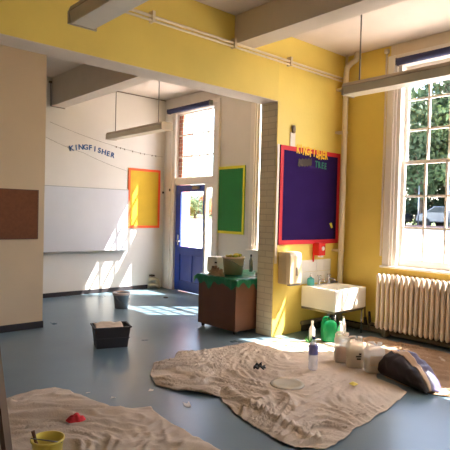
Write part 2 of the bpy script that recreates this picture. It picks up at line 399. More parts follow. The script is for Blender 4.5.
# roller blinds
def blind(x, ya, yb, z, label, drop=.05):
    t = thing('roller_blind', label, 'blind', (x, (ya+yb)/2, z-.1), group='rolled-up navy blinds')
    MB().tube([(x, ya, z-.045), (x, yb, z-.045)], .045, 16).build('roller', M['navy'], t, world=True)
    B(x+.02, x+.024, ya+.02, yb-.02, z-.06-drop, z-.04).build('fabric_strip', M['navy'], t, world=True)
    B(x+.012, x+.032, ya+.02, yb-.02, z-.075-drop, z-.06-drop).build('bottom_rail', M['navy'], t, world=True)
    for y in (ya-.006, yb+.006): B(x-.03, x+.05, y-.006, y+.006, z-.09, z-.0).build('bracket', M['metal'], t, world=True)
blind(5.745, 6.93, 8.18, 3.475, 'rolled-up navy blind at the top of the tall window above the blue door', .01)
blind(5.855, 2.20, 3.42, 3.49, 'rolled-up navy blind on the near right window above the radiator', .0)
blind(5.755, 4.75, 5.80, 3.475, 'rolled-up navy blind on the far-room window hidden behind the pier')

# ------------------------------------------------------------------ display boards, whiteboard
def board(name, label, cat, axis, pos, a0, a1, z0, z1, back, border, bw=.045, group=None):
    t = thing(name, label, cat, ((a0+a1)/2, pos, z0) if axis == 'y' else (pos, (a0+a1)/2, z0), group=group)
    def bx(d0, d1, p, q, za, zb):
        return B(p, q, pos-d1, pos-d0, za, zb) if axis == 'y' else B(pos-d1, pos-d0, p, q, za, zb)
    bx(0, .014, a0, a1, z0, z1).build('backing', back, t, world=True)
    f = MB()
    for p, q, za, zb in ((a0, a0+bw, z0, z1), (a1-bw, a1, z0, z1), (a0+bw, a1-bw, z0, z0+bw), (a0+bw, a1-bw, z1-bw, z1)):
        g = bx(.014, .019, p, q, za, zb); f.add(g.v, g.f)
    f.build('border', border, t, world=True)
    return t
board('display_board', 'yellow display board with orange border on the back wall, partly in sun', 'display board', 'y', YK, 5.025, 5.74, 1.18, 2.31, M['yback'], M['orange'], .045)
board('display_board', 'green display board with yellow border beside the blue door', 'display board', 'x', XF, 6.09, 6.87, 1.155, 2.30, M['gback'], M['yborder'], .045)
board('display_board', 'purple display board with red border above the sink', 'display board', 'y', YW, 4.655, 5.865, 1.13, 2.355, M['pback'], M['red'], .055)
board('pinboard', 'plain brown pinboard cut off by the left edge of the photo', 'pinboard', 'y', 6.33, .9, 2.50, 1.12, 1.73, M['cork'], M['wood'], .012)
t = thing('whiteboard', 'wide pale whiteboard on the back wall with a sun streak across it', 'whiteboard', (4.2, YK, .765))
B(3.0, 5.02, YK-.016, YK, .775, 1.885).build('panel', M['wboard'], t, world=True)
f = MB(); f.box(2.99, 5.03, YK-.02, YK, 1.885, 1.897); f.box(5.02, 5.03, YK-.02, YK, .765, 1.885); f.box(2.99, 5.03, YK-.02, YK, .765, .775)
f.build('frame', M['alu'], t, world=True)
B(3.3, 5.0, YK-.085, YK-.016, .762, .772).build('pen_tray', M['alu'], t, world=True)
# sockets / small wall hooks
tag(B(5.80, 5.835, YK-.02, YK, 1.86, 1.90).build('wall_hook', M['black'], bevel=.004), 'small dark hook on the back wall right of the yellow board', 'hook')
tag(B(XF-.055, XF-.045, 8.13, 8.17, 1.9, 1.95).build('door_hook', M['black'], bevel=.004), 'small dark hook on the white door frame left of the blue door', 'hook')

# ------------------------------------------------------------------ letters
def letter(ch, size, m, pos, tilt, label, cat, group, face='y', squash=1.0):
    cu = bpy.data.curves.new('letter', 'FONT'); cu.body = ch; cu.size = size; cu.extrude = .0025; cu.offset = size*.03
    cu.align_x = 'CENTER'; cu.align_y = 'BOTTOM_BASELINE'; cu.resolution_u = 3
    tmp = bpy.data.objects.new('tmp', cu); C.objects.link(tmp)
    dg = bpy.context.evaluated_depsgraph_get(); dg.update()
    me = bpy.data.meshes.new_from_object(tmp.evaluated_get(dg)); bpy.data.objects.remove(tmp); bpy.data.curves.remove(cu)
    me.name = 'letter'; me.materials.clear(); me.materials.append(m)
    me.transform(Matrix.Scale(squash, 4, (1, 0, 0)))
    o = bpy.data.objects.new('display_letter', me); C.objects.link(o)
    o.matrix_world = Matrix.Translation(pos) @ Matrix.Rotation(tilt, 4, 'Y') @ Matrix.Rotation(PI/2, 4, 'X')
    return tag(o, label, cat, group)
WORD = 'KINGFISHER'
ordn = {0: 'K, first letter', 1: 'first I, second letter', 2: 'N, third letter', 3: 'G, fourth letter', 4: 'F, fifth letter', 5: 'second I, sixth letter', 6: 'S, seventh letter', 7: 'H, eighth letter', 8: 'E, ninth letter', 9: 'R, last letter'}
arc = [2.555, 2.578, 2.594, 2.602, 2.602, 2.588, 2.572, 2.552, 2.53, 2.512]
for i, ch in enumerate(WORD):
    letter(ch, .125, M['letterb'], (3.895+i*.087, YK-.004, arc[i]-.04), math.radians(-9+2.4*i), 'blue card letter %s of the arched word on the white back wall' % ordn[i], 'letter', 'blue letters on the back wall', squash=1.05)
for i, ch in enumerate(WORD):
    letter(ch, .150, M['lettery'], (4.965+i*.064, YW-.024, 2.262+[0, .01, -.004, .006, -.006, .008, 0, -.01, .004, .008][i]-.004*i+.02), math.radians([4, -3, 5, 0, -4, 3, 6, -2, 4, -5][i]), 'yellow card letter %s of the title on the purple board' % ordn[i], 'letter', 'yellow letters on the purple board', squash=.64)
for i, ch in enumerate('TREE'):
    letter(ch, .115, M['letterg'], (5.345+i*.064, YW-.018, 2.135-.004*i), math.radians([2, -3, 3, 0][i]), 'green card letter %s on the purple board under the yellow title' % ('T, first of four', 'R, second of four', 'E, third of four', 'E, last of four')[i], 'letter', 'green letters on the purple board', squash=.7)
f = MB(); n = 14
top = [(4.985+.26*i/n, 2.205+.012*math.sin(i*1.9)+.03*i/n) for i in range(n+1)]; bot = [(4.975+.27*i/n, 2.115+.012*math.sin(i*2.3+1)+.03*i/n) for i in range(n+1)]
V = [(x, YW-.022, z) for x, z in top]+[(x, YW-.022, z) for x, z in bot]
f.add(V, [(i, i+1, n+2+i, n+1+i) for i in range(n)])
wc = f.build('word_card', M['bark'], solid=.004); tag(wc, 'ragged dark brown card strip left of the green letters on the purple board', 'card')
f = MB().add([(5.655, YW-.02, 1.40), (5.70, YW-.02, 1.41), (5.735, YW-.02, 1.345), (5.69, YW-.028, 1.335)], [(0, 1, 2, 3)])
tag(f.build('paper_scrap', M['yborder'], solid=.003), 'torn pale yellow scrap left low on the purple board', 'paper')

# strings of pegs on the back wall
def wstring(pts, label, pegs):
    t = thing('wall_string', label, 'string', (pts[0][0], YK-.02, pts[0][1]))
    P = []
    for (a, b), (c, d) in zip(pts, pts[1:]):
        for i in range(12):
            k = i/12; P.append((a+(c-a)*k, YK-.012, b+(d-b)*k-.02*math.sin(PI*k)))
    P.append((pts[-1][0], YK-.012, pts[-1][1]))
    MB().tube(P, .0022, 5).build('cord', M['dpipe'], t, world=True)
    for k in pegs:
        p = P[int(k*(len(P)-1))]
        B(p[0]-.005, p[0]+.005, p[1]-.006, p[1]+.006, p[2]-.02, p[2]+.008).build('peg', M['dpipe'], t, world=True)
wstring([(3.50, 2.956), (4.756, 2.675), (5.80, 2.58)], 'upper cord with small pegs running across the back wall above the word', [.54, .58, .62, .69, .75, .82, .88, .95])
wstring([(3.42, 2.70), (4.107, 2.50), (5.02, 2.24)], 'lower bare cord sloping down the back wall to the yellow board', [])
# dark conduit round the beam end
tag(MB().tube([(3.50, YK-.01, 3.62), (3.512, YK-.012, 3.22), (3.76, YK-.012, 3.215)], .008, 6).build('cable_conduit', M['dpipe']), 'thin dark cable round the end of the far ceiling beam', 'cable')
tag(B(3.47, 3.52, YK-.03, YK, 3.60, 3.635).build('junction_box', M['dpipe'], bevel=.003), 'small dark junction box on the back wall beside the far ceiling beam', 'junction box')
struct('trim_8', B(3.76, XF, YK-.012, YK, CZ-.022, CZ-.008), M['dpipe'])

# ------------------------------------------------------------------ fluorescent lamps
def lamp(x, y0, y1, label, rods, zt=2.87):
    t = thing('strip_light', label, 'ceiling light', (x, (y0+y1)/2, zt-.12), group='long hanging strip lights')
    hw = .105
    f = MB()
    def prism(z0, z1, w0, w1, m, nm, e=0):
        g = MB(); g.add([(x-w0, y0+e, z0), (x+w0, y0+e, z0), (x+w0, y1-e, z0), (x-w0, y1-e, z0), (x-w1, y0+e, z1), (x+w1, y0+e, z1), (x+w1, y1-e, z1), (x-w1, y1-e, z1)],
                        [(0, 3, 2, 1), (4, 5, 6, 7), (0, 1, 5, 4), (1, 2, 6, 5), (2, 3, 7, 6), (3, 0, 4, 7)])
        return g.build(nm, m, t, world=True, bevel=.004)
    prism(zt-.04, zt, hw, hw-.015, M['lamp'], 'housing')
    prism(zt-.115, zt-.04, hw-.022, hw-.004, M['diff'], 'diffuser', .012)
    for y in (y0+.006, y1-.006):
        B(x-hw, x+hw, y-.008, y+.008, zt-.12, zt-.035).build('end_cap', M['lamp'], t, world=True)
    for y in rods:
        MB().tube([(x, y, zt), (x, y, CZ)], .008, 8).build('suspension_rod', M['metal'], t, world=True)
        MB().lathe([(.03, .035), (.03, .02), (.012, 0)], (x, y, CZ-.036), 14).build('ceiling_rose', M['metal'], t, world=True)
    return t
lamp(4.50, 1.35, 3.19, 'strip light hanging in front of the near right window', [3.05, 1.55])
lamp(1.60, 1.35, 3.33, 'strip light at the top left in front of the yellow lintel', [3.0, 1.6], 2.87)
lamp(4.53, 6.48, 8.20, 'strip light hanging in the far room near the blue word', [8.05, 6.72])

# ------------------------------------------------------------------ pipes
def pipe(name, label, pts, r, m, brs=()):
    t = thing(name, label, 'pipe', pts[0])
    MB().tube(pts, r, 12).build('pipe_run', m, t, world=True)
    for b in brs: B(*b).build('bracket', m, t, world=True)
    return t
pz = 3.352
pipe('wall_pipe', 'upper of two thin cream pipes across the yellow lintel', [(-2.5, YW-.045, pz+.035), (5.82, YW-.045, pz+.02)], .014, M['pipe'],
     [(x-.015, x+.015, YW-.07, YW, pz-.03, pz+.075) for x in (.6, 2.75, 3.82, 4.75)])
pipe('wall_pipe', 'lower of two thin cream pipes across the yellow lintel', [(-2.5, YW-.045, pz-.005), (5.82, YW-.045, pz-.02)], .012, M['pipe'])
pipe('heating_pipe', 'thick cream pipe with a swan neck in the yellow corner', [(5.80, YW-.12, .03), (5.80, YW-.12, 3.42), (5.805, YW-.125, 3.50), (5.84, YW-.17, 3.56), (5.87, YW-.22, 3.60), (5.87, YW-.235, 3.66), (5.87, YW-.235, 3.70)], .037, M['pipe'],
     [(5.75, 5.85, YW-.14, YW, z, z+.03) for z in (1.02, 2.62, 3.2)])
pipe('heating_pipe', 'slim cream pipe behind the thick one in the yellow corner', [(5.90, YW-.05, .03), (5.90, YW-.05, 3.70)], .018, M['pipe'])
pipe('wall_pipe', 'short thin cream pipe with a round cap left of the near window', [(XN-.03, 3.61, 1.0), (XN-.03, 3.61, 3.60)], .013, M['casing'])
tag(MB().lathe([(.0, 0), (.03, .006), (.035, .03), (.03, .055), (0, .06)], (XN-.035, 3.61, 3.60), 16).build('pipe_cap', M['casing']), 'round cream cap on the thin pipe left of the near window', 'pipe cap')
pipe('heating_pipe', 'fat dull pipe along the floor under the radiator', [(5.86, YW-.03, .045), (5.86, -2.9, .045)], .036, M['dpipe'])
pipe('heating_pipe', 'fat dull pipe along the floor under the sink', [(5.10, YW-.05, .12), (XN-.06, YW-.05, .12)], .028, M['dpipe'])
tag(B(XN-.02, XN, -2.9, YW, 0, .08).build('skirting_strip', M['skirt']), 'dark skirting under the radiator wall', 'skirting')
tag(B(5.15, XN-.03, YW-.015, YW, 0, .08).build('skirting_strip', M['skirt']), 'dark skirting on the yellow wall under the sink', 'skirting')
# alarm sensor with trunking above the purple board
t = thing('wall_sensor', 'small grey sensor on cream trunking above the purple board', 'sensor', (4.88, YW, 2.36))
B(4.83, 4.92, YW-.012, YW, 2.357, 2.53).build('trunking', M['casing'], t, world=True)
MB().lathe([(.0, -.05), (.028, -.045), (.035, 0), (.028, .045), (0, .05)], (4.875, YW-.02, 2.57), 16, sy=.6).build('sensor_head', M['dpipe'], t, world=True)

# ------------------------------------------------------------------ radiator
t = thing('column_radiator', 'cream cast-iron column radiator under the near right window', 'radiator', (5.80, 2.9, 0))
NS = 21; P0 = 3.55; pitch = .0645
def section(y):
    s = MB()
    for dx in (-.055, .055):
        prof = [(.002, 0), (.018, .01), (.026, .035), (.024, .07), (.0205, .10), (.0205, .60), (.024, .635), (.027, .665), (.019, .69), (.002, .70)]
        s.lathe(prof, (5.80+dx, y, .092), 12, sx=1.35, sy=1.0)
    for z in (.15, .735):
        s.tube([(5.745, y, z), (5.855, y, z)], .021, 10)
        s.tube([(5.80, y-pitch/2, z), (5.80, y+pitch/2, z)], .026, 10)
    return s
for i in range(NS):
    section(P0-.03-i*pitch).build('radiator_section', M['radi'], t, world=True)
for y in (3.42, 2.50):
    B(5.73, 5.87, y-.03, y+.03, .0, .11).build('foot', M['dpipe'], t, world=True, bevel=.01)
va = MB().tube([(5.80, 3.60, .13), (5.80, 3.66, .13), (5.81, 3.68, .10), (5.83, 3.69, .05)], .018, 10).build('valve', M['dpipe'], t, world=True)
MB().tube([(5.80, 3.66, .13), (5.795, 3.67, .28)], [.022, .015], 10).build('valve_handle', M['black'], va, world=False).location = (-5.80, -2.9, 0)
va.children[0].location = (0, 0, 0)
for v in va.children[0].data.vertices: v.co -= Vector(t.location)

# ------------------------------------------------------------------ sink
SX0, SX1, SY0, SY1, SZ0, SZ1 = 5.10, 5.76, 3.70, 4.235, .335, .600
t = thing('butler_sink', 'deep white ceramic sink on a metal frame under the purple board', 'sink', (5.43, 3.98, 0))
bm_ = MB(); wt = .038
o = [(SX0, SY0), (SX1, SY0), (SX1, SY1), (SX0, SY1)]
i_ = [(SX0+wt, SY0+wt), (SX1-wt, SY0+wt), (SX1-wt, SY1-.11), (SX0+wt, SY1-.11)]
ib = [(SX0+wt+.03, SY0+wt+.03), (SX1-wt-.03, SY0+wt+.03), (SX1-wt-.03, SY1-.14), (SX0+wt+.03, SY1-.14)]
V = [(x, y, SZ0) for x, y in o]+[(x, y, SZ1) for x, y in o]+[(x, y, SZ1) for x, y in i_]+[(x, y, SZ0+.05) for x, y in ib]
Fs = [(3, 2, 1, 0)]+[(k, (k+1) % 4, 4+(k+1) % 4, 4+k) for k in range(4)]+[(4+k, 4+(k+1) % 4, 8+(k+1) % 4, 8+k) for k in range(4)]+[(8+k, 8+(k+1) % 4, 12+(k+1) % 4, 12+k) for k in range(4)]+[(12, 13, 14, 15)]
bm_.add(V, Fs).build('basin', M['ceram'], t, world=True, bevel=.014, seg=3)
f = MB()
for x in (SX0+.03, SX1-.03): f.box(x-.015, x+.015, SY0+.02, SY1, SZ0-.03, SZ0-.001)
f.box(SX0+.02, SX1-.02, SY0+.02, SY0+.05, SZ0-.03, SZ0-.001)
f.build('support_frame', M['metal'], t, world=True)
for x in (SX0+.05, SX1-.04): MB().tube([(x, SY0+.035, 0), (x, SY0+.035, SZ0-.02)], .010, 10).build('leg', M['chrome'], t, world=True)
MB().tube([(5.24, 3.90, SZ0+.01), (5.24, 3.90, .0)], .016, 12).build('waste_pipe', M['chrome'], t, world=True)
MB().lathe([(.03, 0), (.035, .004), (.02, .006), (0, .003)], (5.43, 3.93, SZ0+.05), 20).build('plughole', M['chrome'], t, world=True)
def tap(x, label):
    t = thing('pillar_tap', label, 'tap', (x, 4.175, SZ1), group='taps on the sink')
    MB().lathe([(.026, 0), (.026, .008), (.015, .02), (.014, .075), (.018, .085), (.012, .10), (0, .102)], (0, 0, 0), 18).build('tap_body', M['chrome'], t)
    MB().tube([(0, -.01, .06), (0, -.05, .072), (0, -.085, .066), (0, -.095, .045)], .010, 10).build('spout', M['chrome'], t)
    h = MB(); h.tube([(-.028, 0, .115), (.028, 0, .115)], .008, 8); h.tube([(0, -.028, .115), (0, .028, .115)], .008, 8); h.tube([(0, 0, .10), (0, 0, .125)], .010, 8)
    h.build('cross_handle', M['chrome'], t)
tap(5.385, 'chrome pillar tap nearest the soap bottle'); tap(5.60, 'chrome pillar tap further from the soap bottle')
t = thing('soap_bottle', 'squat turquoise soap bottle on the back rim of the sink', 'soap bottle', (5.215, 4.175, SZ1))
MB().lathe([(.040, 0), (.046, .01), (.046, .08), (.036, .095), (.016, .10), (.016, .11)], (0, 0, 0), 24).build('bottle_body', M['soap'], t)
MB().lathe([(.018, .11), (.018, .13), (.006, .132), (.006, .16), (0, .16)], (0, 0, 0), 14).build('pump', M['chrome'], t)
B(5.66, 5.75, 4.14, 4.225, .6005, .615)
tag(B(5.655, 5.75, 4.14, 4.225, SZ1+.001, SZ1+.022).build('soap_tray', M['metal'], bevel=.005), 'low dark grey tray on the back right corner of the sink', 'tray')
# splashback tiles
t = thing('tile_splashback', 'white tile splashback behind the sink taps', 'splashback', (5.43, YW, .61))
for r_ in range(2):
    for k in range(4):
        B(5.11+k*.155, 5.11+k*.155+.152, YW-.009, YW, .612+r_*.155, .612+r_*.155+.152).build('tile', M['tile'], t, world=True, bevel=.002)
# towel dispenser
t = thing('towel_dispenser', 'beige paper towel dispenser on the yellow wall left of the sink', 'towel dispenser', (4.80, YW, .655))
f = MB(); X0, X1, Y0 = 4.665, 4.935, YW-.185
sec = [(X0+.012, YW), (X0, YW-.03), (X0, Y0+.04), (X0+.03, Y0), (X1-.03, Y0), (X1, Y0+.04), (X1, YW-.03), (X1-.012, YW)]
lv = [(.655, .97), (.668, 1.0), (1.00, 1.0), (1.035, .94), (1.045, .86)]
V = []
for z, k in lv:
    for x, y in sec: V.append(((x-4.80)*(.96+.04*k if z > .66 else .96)+4.80, YW-(YW-y)*k, z))
n = len(sec)
f.add(V, [(i*n+k, i*n+(k+1) % n, (i+1)*n+(k+1) % n, (i+1)*n+k) for i in range(len(lv)-1) for k in range(n)]+[list(range(n))[::-1], [n*(len(lv)-1)+k for k in range(n)]])
f.build('cover', M['disp'], t, world=True, bevel=.008)
B(4.80, 4.835, Y0-.004, Y0+.01, .76, .86).build('level_slot', M['dpipe'], t, world=True)
B(4.70, 4.90, Y0+.005, Y0+.05, .640, .657).build('towel_outlet', M['metal'], t, world=True)
# red dispenser
t = thing('soap_dispenser', 'bright red wall dispenser under the purple board', 'soap dispenser', (5.40, YW, .89))
f = MB(); f.box(5.335, 5.36, YW-.02, YW, .89, 1.14); f.box(5.335, 5.475, YW-.11, YW, .98, 1.145)
f.build('casing', M['redp'], t, world=True, bevel=.01)
MB().lathe([(.03, 0), (.03, .003), (0, .003)], (0, 0, 0), 18).xf(Matrix.Translation((5.42, YW-.11, 1.07)) @ Matrix.Rotation(PI/2, 4, 'X')).build('white_badge', M['whitep'], t, world=True)
B(5.39, 5.44, YW-.10, YW-.05, .955, .98).build('nozzle', M['whitep'], t, world=True)

# ------------------------------------------------------------------ cabinet with clutter
CX0, CX1, CY0, CY1, CT = 4.27, 5.15, 4.57, 5.30, .685
t = thing('storage_cabinet', 'brown wooden cabinet on castors behind the brick pier', 'cabinet', ((CX0+CX1)/2, (CY0+CY1)/2, 0))
B(CX0, CX1, CY0, CY1, .045, CT-.025).build('carcass', M['cab'], t, world=True, bevel=.004)
B(CX0-.006, CX1+.006, CY0-.006, CY1+.006, CT-.025, CT).build('cabinet_top', M['cab'], t, world=True, bevel=.004)
for x in (CX0+.05, CX1-.05):
    for y in (CY0+.05, CY1-.05): MB().tube([(x-.012, y, .022), (x+.012, y, .022)], .022, 14).build('castor', M['black'], t, world=True)
# green sheet over the top
def drape(name, x0, x1, y0, y1, z, hangs, m, amp=.012, seed=0, res=.02, parent=None):
    V = []; nx = int((x1-x0)/res); ny = int((y1-y0)/res)
    for j in range(ny+1):
        for i in range(nx+1):
            x = x0+(x1-x0)*i/nx; y = y0+(y1-y0)*j/ny
            n1 = noise.noise(Vector((x*6+seed, y*6, 1)))
            ex = max(0, hangs[0]-(x-x0)); fx = max(0, hangs[1]-(x1-x)); ey = max(0, hangs[2]-(y-y0)); fy = max(0, hangs[3]-(y1-y))
            d = max(ex, fx, ey, fy)
            zz = z+.004+amp*(abs(n1)+.3*abs(noise.noise(Vector((x*22, y*22, seed)))))
            px, py = x, y
            if d > 0:
                zz = z+.004-d*.95+amp*.3
                if ex == d: px = x0+hangs[0]-.012-.01*abs(noise.noise(Vector((y*14, seed, 3))))*(1+d*6)
                elif fx == d: px = x1-hangs[1]+.012
                elif ey == d: py = y0+hangs[2]-.010-.008*abs(noise.noise(Vector((x*14, seed, 5))))
                else: py = y1-hangs[3]+.012
            V.append((px, py, zz))
    Fc = [(j*(nx+1)+i, j*(nx+1)+i+1, (j+1)*(nx+1)+i+1, (j+1)*(nx+1)+i) for j in range(ny) for i in range(nx)]
    return MB().add(V, Fc, True).build(name, m, parent)
# irregular hanging hem: build with per-side hang
def green_sheet():
    V = []; nx, ny = 52, 46
    x0, x1, y0, y1 = CX0-.16, CX1+.05, CY0-.12, CY1+.14
    for j in range(ny+1):
        for i in range(nx+1):
            u = x0+(x1-x0)*i/nx; v = y0+(y1-y0)*j/ny
            lenx = max(.03, .09+.12*noise.noise(Vector((v*7, 3, 1)))); leny = max(.02, .085+.15*noise.noise(Vector((u*7, 7, 2))))
            px = max(u, CX0-.016-.03*abs(noise.noise(Vector((v*9, 1, 5))))); dx = max(0, (CX0-.016)-u)*lenx/.16*1.2
            py = v; dy = 0
            if v < CY0-.014: py = CY0-.016-.03*abs(noise.noise(Vector((u*10, 2, 8))))-.002; dy = (CY0-.014-v)*leny/.12*1.3
            if v > CY1+.014: py = CY1+.014+(v-CY1-.014)*.6; dy = (v-CY1-.014)*.35
            top = .004+.018*abs(noise.noise(Vector((u*7, v*7, 0))))+.008*abs(noise.noise(Vector((u*20, v*20, 4))))
            if py < CY0-.0: px = px if dx == 0 else CX0-.02
            V.append((px, py, CT+top-dx-dy))
    return MB().add(V, [(j*(nx+1)+i, j*(nx+1)+i+1, (j+1)*(nx+1)+i+1, (j+1)*(nx+1)+i) for j in range(ny) for i in range(nx)], True)
tag(green_sheet().build('plastic_sheet', M['greenc']), 'crumpled green plastic sheet draped over the brown cabinet', 'plastic sheet')
ZT = CT+.022
# white box appliance
t = thing('white_box', 'white boxy container standing on the cabinet beside the bucket', 'box', (4.52, 5.20, ZT), .1)
B(-.12, .12, -.08, .10, 0, .21).build('box_body', M['whitep'], t, bevel=.008)
B(-.124, -.12, -.09, .0, .03, .09).build('dark_window', M['black'], t)
B(-.124, -.12, -.09, -.05, .13, .15).build('dark_button', M['black'], t)
# bucket with yellow-green contents
t = thing('plastic_bucket', 'cream bucket of yellow-green sponges on the brown cabinet', 'bucket', (4.52, 4.90, ZT))
MB().open_lathe([(0, .004), (.118, .004), (.140, .21), (.148, .21), (.148, .23), (.142, .235), (.133, .23), (.112, .012), (0, .012)], (0, 0, 0), 32).build('bucket_body', mat('cream_bucket_plastic', srgb(206, 184, 150), .45), t)
MB().tube([(.149*math.cos(a), .149*math.sin(a), .205-.09*math.sin(a-.2)**2) for a in [PI*1.0+PI*k/12 for k in range(13)]], .003, 6).build('handle', M['metal'], t)
for k in range(9):
    a = k*2.4; rr = .10*math.sqrt(k/9); c = Vector((rr*math.cos(a), rr*math.sin(a), .215+.012*(k % 3)))
    f = MB().box(-.035, .035, -.022, .022, 0, .03).xf(Matrix.Translation(c) @ Matrix.Rotation(a*1.7, 4, 'Z') @ Matrix.Rotation(.5*math.sin(k*2), 4, 'X'))
    s = f.build('sponge', mat('lime_sponge', srgb(150, 160, 40), .9) if k % 2 else mat('yellow_sponge', srgb(196, 176, 60), .9), bevel=.006)
    s.location = Vector(t.location)+s.location
    tag(s, ('lime green' if k % 2 else 'dull yellow')+' sponge heaped in the cream bucket on the cabinet', 'sponge', 'sponges in the cream bucket, '+('lime' if k % 2 else 'yellow'))
def small_bottle(x, y, h, r, m, label, z=ZT, cap='black', name='spray_bottle', cat='bottle', group=None):
    t = thing(name, label, cat, (x, y, z), group=group)
    MB().lathe([(r*.9, 0), (r, .01), (r, h*.62), (r*.45, h*.76), (r*.38, h*.86)], (0, 0, 0), 18).build('bottle_body', m, t)
    MB().lathe([(r*.45, h*.86), (r*.45, h*.98), (0, h)], (0, 0, 0), 14).build('cap', M[cap], t)
    return t
small_bottle(4.86, 4.74, .26, .03, M['black'], 'tall dark bottle on the cabinet right beside the pier')
small_bottle(4.96, 5.02, .24, .028, M['metal'], 'grey bottle on the cabinet behind the tall dark bottle')
t = thing('tape_roll', 'cream roll of tape lying on the cabinet between bucket and pier', 'tape roll', (4.765, 4.66, ZT))
MB().open_lathe([(.028, 0), (.052, 0), (.052, .045), (.028, .045), (.028, 0)], (0, 0, 0), 24).build('tape', M['card'], t)
# beige rag bunched on front corner
f = MB(); V = []; nu, nv = 22, 16
for j in range(nv+1):
    for i in range(nu+1):
        a = i/nu*2*PI; b = j/nv*PI/2; rr = 1+.25*noise.noise(Vector((math.cos(a)*2, math.sin(a)*2, b*2)))
        V.append((4.33+.05*rr*math.cos(a)*math.cos(b), 5.02+.15*rr*math.sin(a)*math.cos(b), ZT-.012+.075*rr*math.sin(b)*(1+1.3*noise.noise(Vector((math.cos(a)*3, math.sin(a)*3, b*5))))))
f.add(V, [(j*(nu+1)+i, j*(nu+1)+i+1, (j+1)*(nu+1)+i+1, (j+1)*(nu+1)+i) for j in range(nv) for i in range(nu)], True)
tag(f.build('crumpled_rag', M['rag']), 'beige crumpled rag at the front corner of the cabinet top', 'rag')

# ------------------------------------------------------------------ dust sheets
FLAT = [(3.89, 3.07, .12), (4.40, 3.05, .2), (4.33, 2.90, .2), (4.37, 2.70, .18), (3.39, 2.94, .2), (4.98, 3.60, .25), (4.81, 3.73, .12), (5.07, 3.62, .12), (5.24, 3.70, .12), (4.4, 2.35, .3), (1.21, 2.85, .2)]
def dust_sheet(name, poly, m, base, amp, seed, label, folds=(), ridge=1.0, step=.017):
    me = bpy.data.meshes.new(name); bm = bmesh.new()
    # smooth + jitter the outline
    P = []
    n = len(poly)
    for i in range(n):
        a, b = Vector(poly[i]), Vector(poly[(i+1) % n]); k = max(1, int((b-a).length/.05))
        for j in range(k):
            p = a+(b-a)*j/k; nn = Vector((b.y-a.y, a.x-b.x)).normalized()
            P.append(p+nn*.022*noise.noise(Vector((p.x*7, p.y*7, seed))))
    vs_ = [bm.verts.new((p.x, p.y, 0)) for p in P]; fc = bm.faces.new(vs_); bmesh.ops.triangulate(bm, faces=[fc])
    for ax in (0, 1):
        lo = min(p[ax] for p in P); hi = max(p[ax] for p in P); c = lo+step
        while c < hi:
            no = Vector((1, 0, 0)) if ax == 0 else Vector((0, 1, 0)); co = Vector((c, 0, 0)) if ax == 0 else Vector((0, c, 0))
            bmesh.ops.bisect_plane(bm, geom=bm.verts[:]+bm.edges[:]+bm.faces[:], plane_co=co, plane_no=no, dist=1e-5); c += step
    bmesh.ops.dissolve_degenerate(bm, dist=1e-5, edges=bm.edges[:])
    segs = [(P[i], P[(i+1) % len(P)]) for i in range(len(P))]
    for v in bm.verts:
        q = v.co.xy
        dmin = 9
        for a, b in segs:
            ab = b-a; k = max(0, min(1, (q-a).dot(ab)/max(1e-9, ab.length_squared))); dd = (q-(a+ab*k)).length
            if dd < dmin: dmin = dd
        edge = min(1, dmin/.06)
        x, y = q
        th = 2.2*noise.noise(Vector((x*.7, y*.7, seed+9)))
        wx = x+.10*noise.noise(Vector((x*2.6, y*2.6, seed))); wy = y+.10*noise.noise(Vector((x*2.6+5, y*2.6, seed)))
        u_ = wx*math.cos(th)+wy*math.sin(th); v_ = -wx*math.sin(th)+wy*math.cos(th)
        h = 0
        for fr_, am, pw in ((1.9, 1.2, 4), (3.6, .65, 3.2), (7.5, .17, 2.2)):
            r_ = 1-abs(noise.noise(Vector((u_*fr_, v_*fr_*2.6, seed+fr_))))*2.0
            h += am*max(0, r_)**pw
        h += .03*noise.noise(Vector((x*26, y*26, seed)))
        dens = .35+.65*max(0, min(1, .5+1.2*noise.noise(Vector((x*1.1+seed, y*1.1, 2)))))
        if name == 'main': dens = max(.14, min(1.2, 1.2-(x-2.9)*.75-max(0, 3.0-y)*.2+(.25 if y > 3.5 else 0)))
        z = amp*ridge*h*dens
        for (ax_, ay_, bx_, by_, fh, fwid) in folds:      # explicit long folds
            a = Vector((ax_, ay_)); b = Vector((bx_, by_)); ab = b-a; k = max(0, min(1, (q-a).dot(ab)/ab.length_squared))
            pp = a+ab*k; dd = (q-pp).length+.02*noise.noise(Vector((x*5, y*5, 3)))
            z += fh*math.exp(-(dd/fwid)**2)*(math.sin(PI*min(1, max(0, k*.9+.05)))**.5)
        for fx, fy, fr_ in FLAT:
            dd = math.hypot(x-fx, y-fy); z *= max(0, min(1, (dd-fr_*.6)/(fr_*.6))) if dd < fr_*1.2 else 1
        v.co.z = base+z*(.25+.75*edge)+.010*(1-edge)*abs(noise.noise(Vector((x*9, y*9, seed))))
    for f_ in bm.faces: f_.smooth = True
    bmesh.ops.recalc_face_normals(bm, faces=bm.faces)
    c0 = sum((p for p in P), Vector((0, 0)))/len(P)
    for v in bm.verts: v.co.x -= c0.x; v.co.y -= c0.y
    bm.to_mesh(me); bm.free(); me.materials.append(m)
    if me.polygons[0].normal.z < 0: me.flip_normals()
    o = bpy.data.objects.new('dust_sheet', me); C.objects.link(o); o.location = (c0.x, c0.y, 0)
    d = o.modifiers.new('solid', 'SOLIDIFY'); d.thickness = .003; d.offset = -1
    return tag(o, label, 'dust sheet', 'cotton dust sheets on the floor')
